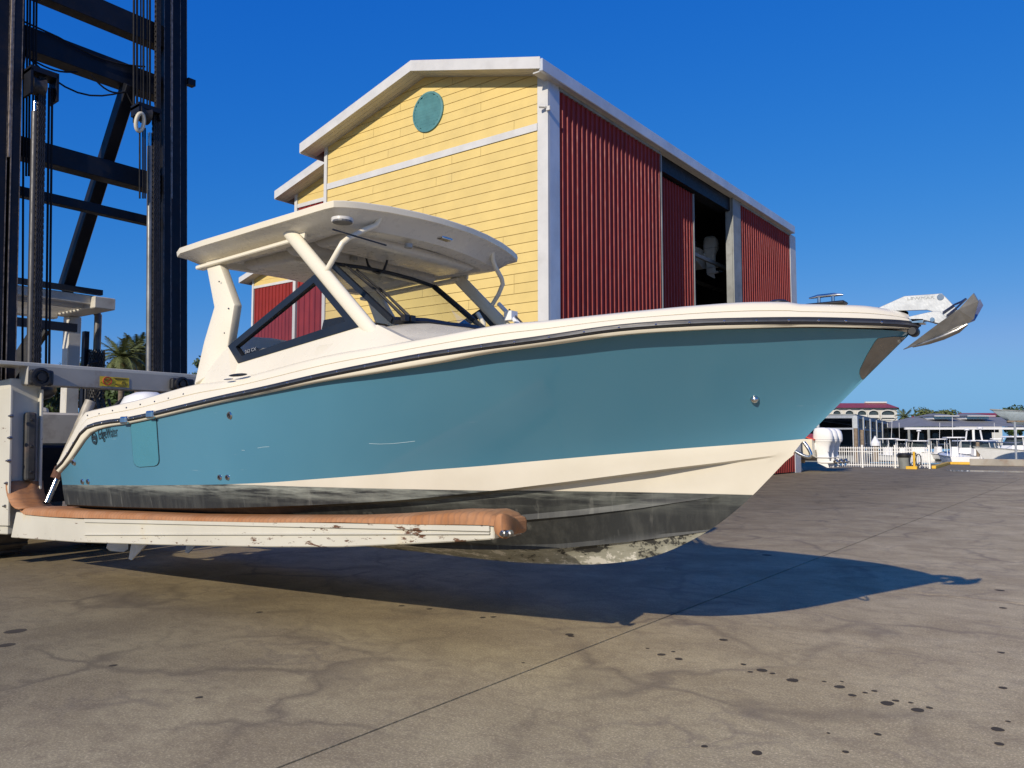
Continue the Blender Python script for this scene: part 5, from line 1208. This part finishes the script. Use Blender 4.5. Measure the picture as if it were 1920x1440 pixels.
# ------------------------------------------------------------------ open steel boat rack
RV = V((CO, SI, 0)); HV = V((-SI, CO, 0))
ra = thing('boat_rack', 'long open steel boat rack with dark roof beside the basin', 'boat rack', tuple(far(1605, 100, -.5)))
zt = zat(780, 100)
us = [1605, 1617, 1630, 1642, 1653, 1663, 1672, 1680, 1687, 1694]; ds = [100 * (828 - 775) / (828 - (775 + (u - 1605) * 22 / 89)) for u in us]
cols = [far(u, d, 0) for u, d in zip(us, ds)]
for i, c in enumerate(cols): MB().lohi((c.x - .3, c.y - .3, -1.5), (c.x + .3, c.y + .3, zt)).build('column', GALV, ra)
dirv = (cols[-1] - cols[0]).normalized(); lft = V((-dirv.y, dirv.x, 0)); 
if lft.dot(RV) > 0: lft = -lft
lft = -RV * .97 + HV * .1
for z, h_ in ((zt - .1, .4), (3.1, .22)): MB().bar(cols[0] + V((0, 0, z)), cols[-1] + V((0, 0, z)), .3, h_).build('long_beam', DGREY, ra); MB().bar(cols[0] + V((0, 0, z)), cols[0] + lft * 16 + V((0, 0, z)), .3, h_ * .9).build('end_beam', GALV, ra)
for k in range(1, 4):
    q = cols[0] + lft * (k * 4.6); MB().lohi((q.x - .15, q.y - .15, -1), (q.x + .15, q.y + .15, zt)).build('column', GALV, ra)
r1, r2 = cols[0], cols[-1] + dirv * 1; MB().prism([r1 + V((0, 0, zt + .12)), r2 + V((0, 0, zt + .12)), r2 + lft * 18 + V((0, 0, zt + .12)), r1 + lft * 18 + V((0, 0, zt + .12))], (0, 0, .12)).build('roof', DGREY, ra)
MB().prism([r1 + lft * 9 + V((0, 0, -1)), r2 + lft * 9 + V((0, 0, -1)), r2 + lft * 9 + V((0, 0, zt)), r1 + lft * 9 + V((0, 0, zt))], -lft * .2).build('inner_screen', DARK, ra)
prop(MB().prism([r1 + lft * 30 + V((0, 0, -1)) , r1 + V((0, 0, -1)) + dirv * 4, r2 + V((0, 0, -1)), r2 + lft * 30 + V((0, 0, -1))], (0, 0, .7)).build('quay', DGREY), kind='structure')
# ------------------------------------------------------------------ hotel far behind
DH = 280; s_m = DH / F
ho = thing('hotel', 'white arcaded hotel with red hipped roof far behind the rack', 'building', tuple(far(1600, DH, 0)))
def HP_(u, v, dd=0): p = far(u, DH + dd, 0); p.z = zat(v, DH); return p
hw = MB().prism([HP_(1500, 840), HP_(1684, 840), HP_(1684, 765), HP_(1500, 765)], HV * 12).build('wall', STONE, ho)
# arcade: frame with real arches in front of a dark recess
def arch(u0, u1, vt, vb):
    n = 10; arcp = [HP_((u0 + u1) / 2 - (u1 - u0) / 2 * math.cos(math.pi * k / n), vt + 6.5 - 6.5 * math.sin(math.pi * k / n), -.9) for k in range(n + 1)]
    arcp = [HP_(u0, vb, -.9)] + arcp + [HP_(u1, vb, -.9)]
    f = MB(); f.tube(arcp, .22, 6, False); w = f.build('window', STONE, ho); MB().add([p + HV * .5 for p in arcp], [tuple(range(len(arcp)))]).build('pane', TINT, w); MB().bar(HP_(u0, vb - 4, -.7), HP_(u1, vb - 4, -.7), .1, 1.0).build('balustrade', STONE, w)
for a in ((1563, 1579), (1586, 1603), (1609, 1627), (1630, 1650), (1654, 1680)): arch(a[0], a[1], 769.5, 785)
for a in ((1563, 1579), (1586, 1603), (1609, 1627), (1630, 1650), (1654, 1680)): arch(a[0], a[1], 793, 808)
for v in (788, 790.5): MB().bar(HP_(1500, v, -.5), HP_(1686, v, -.5), .8, .22).build('cornice', STONE, ho)
e = [HP_(1495, 765, -1.5), HP_(1688, 765, -1.5), HP_(1688, 765, 13.5), HP_(1495, 765, 13.5)]; t1, t2 = HP_(1520, 754.5, 6), HP_(1664, 754.5, 6)
MB().add(e + [t1, t2], [(0, 1, 5, 4), (1, 2, 5), (2, 3, 4, 5), (3, 0, 4), (0, 1, 2, 3)]).build('roof', REDR, ho); MB().bar(HP_(1624, 753, 6), HP_(1664, 753, 6), 1.0, .5).build('ridge_parapet', STONE, ho)
# small red roofed house among the trees
h2 = thing('house', 'small house with red pyramid roof among the trees', 'building', tuple(far(1712, 210, 0)))
def Q(u, v, d): p = far(u, d, 0); p.z = zat(v, d); return p
MB().prism([Q(1703, 835, 205), Q(1727, 835, 205), Q(1727, 791, 205), Q(1703, 791, 205)], HV * 6).build('wall', STONE, h2); MB().add([Q(1698, 791, 203), Q(1733, 791, 203), Q(1733, 791, 213), Q(1698, 791, 213), Q(1714, 779, 208)], [(0, 1, 4), (1, 2, 4), (2, 3, 4), (3, 0, 4)]).build('roof', REDR, h2)
h3 = thing('house', 'red roof showing between the two cupolas of the grey shed', 'building', tuple(far(1835, 240, 0)))
MB().prism([Q(1800, 835, 240), Q(1880, 835, 240), Q(1880, 782, 240), Q(1800, 782, 240)], HV * 8).build('wall', STONE, h3); MB().prism([Q(1798, 782, 238), Q(1882, 782, 238), Q(1878, 774.5, 243), Q(1800, 774.5, 243)], HV * .5).build('roof', REDR, h3)
# ------------------------------------------------------------------ grey roofed shed over the docks
DS = 125
sh = thing('dock_shed', 'long grey roofed dock shed with two blue glazed cupolas', 'building', tuple(far(1820, DS, -1)))
def SQ(u, v, dd=0): p = far(u, DS, 0) + HV * dd; p.z = zat(v, DS); return p
E1 = [SQ(1700, 801.5), SQ(1990, 801.5)]
MB().bar(SQ(1697, 803.5), SQ(1990, 803.5), .4, .32).build('fascia', WHITE, sh)
MB().add([SQ(1728, 800, .3), SQ(1990, 800, .3), SQ(1990, 779, 9), SQ(1777, 779, 9), SQ(1777, 779, 12), SQ(1728, 800, 22)], [(0, 1, 2, 3), (0, 3, 4, 5)]).build('roof', GREYROOF, sh)
MB().prism([SQ(1698, 802.5, .2), SQ(1990, 802.5, .2), SQ(1990, 802.5, 20), SQ(1698, 802.5, 20)], (0, 0, .1)).build('ceiling', SHED, sh)
for k in range(15):
    u = 1705 + k * 18; MB().bar(SQ(u, 806, 14), SQ(u + 18, 806, 14), .3, .5).build('rear_header', SHED, sh); 
MB().prism([SQ(1698, 832, 18), SQ(1990, 832, 18), SQ(1990, 803, 18), SQ(1698, 803, 18)], HV * .3).build('rear_wall', SHED, sh)
for u in (1745, 1772, 1810, 1835, 1866): 
    n = 8; arcp = [SQ(u - 8, 832, 17.6)] + [SQ(u - 8 * math.cos(math.pi * k / n), 814 - 7 * math.sin(math.pi * k / n), 17.6) for k in range(n + 1)] + [SQ(u + 8, 832, 17.6)]
    w = MB().tube(arcp, .15, 5, False).build('window', SHED, sh); MB().add([p - HV * .05 for p in arcp], [tuple(range(len(arcp)))]).build('pane', TINT, w)
for u in (1705, 1742, 1826, 1905): q = SQ(u, 804); MB().lohi((q.x - .16, q.y - .16, -2), (q.x + .16, q.y + .16, q.z)).build('post', DGREY if u < 1750 else WHITE, sh)
for u0, u1 in ((1779, 1826), (1843, 1896)):
    c = MB().prism([SQ(u0 + 4, 784.5, 5), SQ(u1 - 4, 784.5, 5), SQ(u1 - 4, 778.5, 5), SQ(u0 + 4, 778.5, 5)], HV * 5).build('cupola', WHITE, sh)
    um_ = (u0 + u1) / 2
    for a, b in ((u0 + 5, um_ - .8), (um_ + .8, u1 - 5)): MB().prism([SQ(a, 783.5, 4.93), SQ(b, 783.5, 4.93), SQ(b, 779.5, 4.93), SQ(a, 779.5, 4.93)], -HV * .05).build('cupola_pane', CYAN, c)
    MB().add([SQ(u0, 778.3, 4), SQ(u1, 778.3, 4), SQ(u1, 778.3, 11), SQ(u0, 778.3, 11), SQ(u0 + 14, 772.5, 7.5), SQ(u1 - 14, 772.5, 7.5)], [(0, 1, 5, 4), (1, 2, 5), (2, 3, 4, 5), (3, 0, 4), (0, 1, 2, 3)]).build('cupola_roof', GREYROOF, c); MB().bar(SQ(u0 - .5, 778.6, 3.9), SQ(u1 + .5, 778.6, 3.9), .15, .1).build('cupola_fascia', WHITE, c)
prop(MB().prism([SQ(1640, 834, 16), SQ(2050, 834, 16), SQ(2050, 834, 90), SQ(1640, 834, 90)], (0, 0, -.6)).build('quay', DGREY), kind='structure')
# ------------------------------------------------------------------ trees
def leaf_mesh(n, rx, rz, cz, lumps, size, seed, drop=.0):
    r = np.random.default_rng(seed); vs = []; fs = []
    cen = []
    for _ in range(lumps):
        a = r.uniform(0, 2 * math.pi); q = r.uniform(.15, .8); h = r.uniform(-.55, .75); k = math.sqrt(max(.05, 1 - h * h)); cen.append((V((q * rx * k * math.cos(a), q * rx * k * math.sin(a), cz + h * rz)), r.uniform(.28, .48) * rx))
    for i in range(n):
        c, R_ = cen[i % lumps]; d = V(r.normal(size=3)).normalized(); d.z = d.z * .75 + .1; p = c + d * R_ * r.uniform(.55, 1.05)
        a = V(r.normal(size=3)).normalized(); b = a.cross(d + V((.01, .02, .03))).normalized(); a2 = (a * .5 + d.cross(b)).normalized(); s_ = size * r.uniform(.6, 1.35); j = len(vs)
        vs += [p - b * s_ * .3, p + a2 * s_ * .5 - b * s_ * .0 + b * s_ * .25, p + a2 * s_ * 1.1, p + a2 * s_ * .5 - b * s_ * .5]; fs.append((j, j + 1, j + 2, j + 3))
    m = MB(); m.v = [Vector(x) for x in vs]; m.f = fs; return m, cen
def tree(loc, h, rx, label, m, n=2600, seed=1, size=.35, group=None):
    t = thing('broadleaf_tree', label, 'tree', tuple(loc), group=group); rz = h * .36; cz = h - rz * .95
    cr, cen = leaf_mesh(n, rx, rz, cz, 16, size, seed); cr.build('crown', m, t, local=True)
    tr_ = MB().tube([V((0, 0, 0)), V((.1, 0, h * .25)), V((.0, .1, h * .5)), V((.1, .1, h * .7))], [h * .03, h * .024, h * .018, h * .008], 8); tr_.build('trunk', BARK, t, local=True, smooth=60)
    for c, R_ in cen[:7]: MB().tube([V((.05, .05, h * .38)), V((c.x * .5, c.y * .5, (h * .45 + c.z) / 2)), c], [h * .012, h * .008, h * .004], 5).build('limb', BARK, t, local=True)
    return t
def frond_mesh(L, m, droop, seed):
    r = np.random.default_rng(seed); o = MB(); pts = []
    for k in range(11):
        s_ = k / 10; pts.append(V((L * s_ * (1 - .18 * s_ * droop), 0, L * (.42 * s_ - .72 * droop * s_ * s_))))
    o.tube(pts, [.03 * (1 - .08 * k) for k in range(11)], 4, False)
    for k in range(2, 44):
        s_ = k / 44; i = min(int(s_ * 10), 9); p = pts[i].lerp(pts[i + 1], s_ * 10 - i); d = (pts[i + 1] - pts[i]).normalized(); ll = L * .24 * math.sin(math.pi * min(1, s_ * .85 + .12)) + .04
        for sg in (-1, 1):
            e_ = p + d * ll * .55 + V((0, sg * ll * .8, -ll * r.uniform(.1, .45))); w = d * .035 * L / 2; o.add([p - w * .6, p + w, e_, e_ - w * .3], [(0, 1, 2, 3)])
    me = o.mesh('frond'); me.materials.append(m); return me
def palm(loc, h, L, label, seed, nf=26, skirt=True):
    t = thing('palm_tree', label, 'tree', tuple(loc)); r = np.random.default_rng(seed)
    MB().tube([V((0, 0, 0)), V((.08, 0, h * .4)), V((.0, .05, h * .8)), V((0, 0, h))], [.24, .20, .19, .22], 10).build('trunk', BARK, t, local=True, smooth=60)
    ms = [frond_mesh(L, PALM, dr, seed + i) for i, dr in enumerate((.35, .75, 1.15, 1.6))]; dead = [frond_mesh(L * .6, mat('dead_frond', (.28, .17, .07), .9), 2.2, seed + 9)]
    for k in range(nf):
        a = k * 2.399 + r.uniform(-.2, .2); f = k / nf; mi = ms[min(3, int(f * 4))]; o = bpy.data.objects.new('frond', mi); COL.objects.link(o); o.parent = t; o.location = (0, 0, h); o.rotation_euler = (0, -(.75 - 1.15 * f), a)
    for k in range(12 if skirt else 0):
        o = bpy.data.objects.new('dead_frond', dead[0]); COL.objects.link(o); o.parent = t; o.location = (0, 0, h - .1); o.rotation_euler = (0, .75, k * .6)
palm(far(253, 58, 0), zat(662, 58), 1.9, 'feathery date palm rising behind the forklift mast', 3, 34)
palm(far(223, 55, 0), zat(672, 55), 2.0, 'darker shorter palm left of the date palm', 11, 30)
palm(far(1697, 200, 0), zat(783, 200), 3.0, 'small palm beside the white hotel', 5, 22, False)
for i, (u, d, v, rx, lab, m) in enumerate(((212, 62, 668, 2.4, 'dark bushy tree behind the exhaust stack', LEAF1), (240, 66, 668, 2.6, 'dark leafy tree under the date palm', LEAF1), (275, 70, 672, 2.2, 'low dark tree behind the right mast rail', LEAF1), (160, 64, 676, 2.6, 'dark tree beyond the guard post', LEAF1), (30, 60, 664, 2.6, 'green tree at the far left behind the mast', LEAF1), (370, 75, 668, 1.7, 'thin tree between mast and aft pillar', LEAF1), (100, 66, 680, 2.6, 'low tree behind the driver seat', LEAF1),
        (1735, 190, 768, 5.5, 'broad olive tree right of the hotel', LEAF2), (1762, 196, 774, 4.5, 'olive tree behind the grey shed roof', LEAF2), (1702, 188, 788, 3.0, 'small olive tree in front of the red pyramid roof', LEAF2), (1718, 176, 797, 2.6, 'low shrubby tree at the foot of the red roofed house', LEAF1), (1905, 150, 768, 4.0, 'dark tree above the boat lift', LEAF1))):
    tree(far(u, d, 0), zat(v, d), rx, lab, m, 2600, 20 + i, .30 if d < 100 else .55)
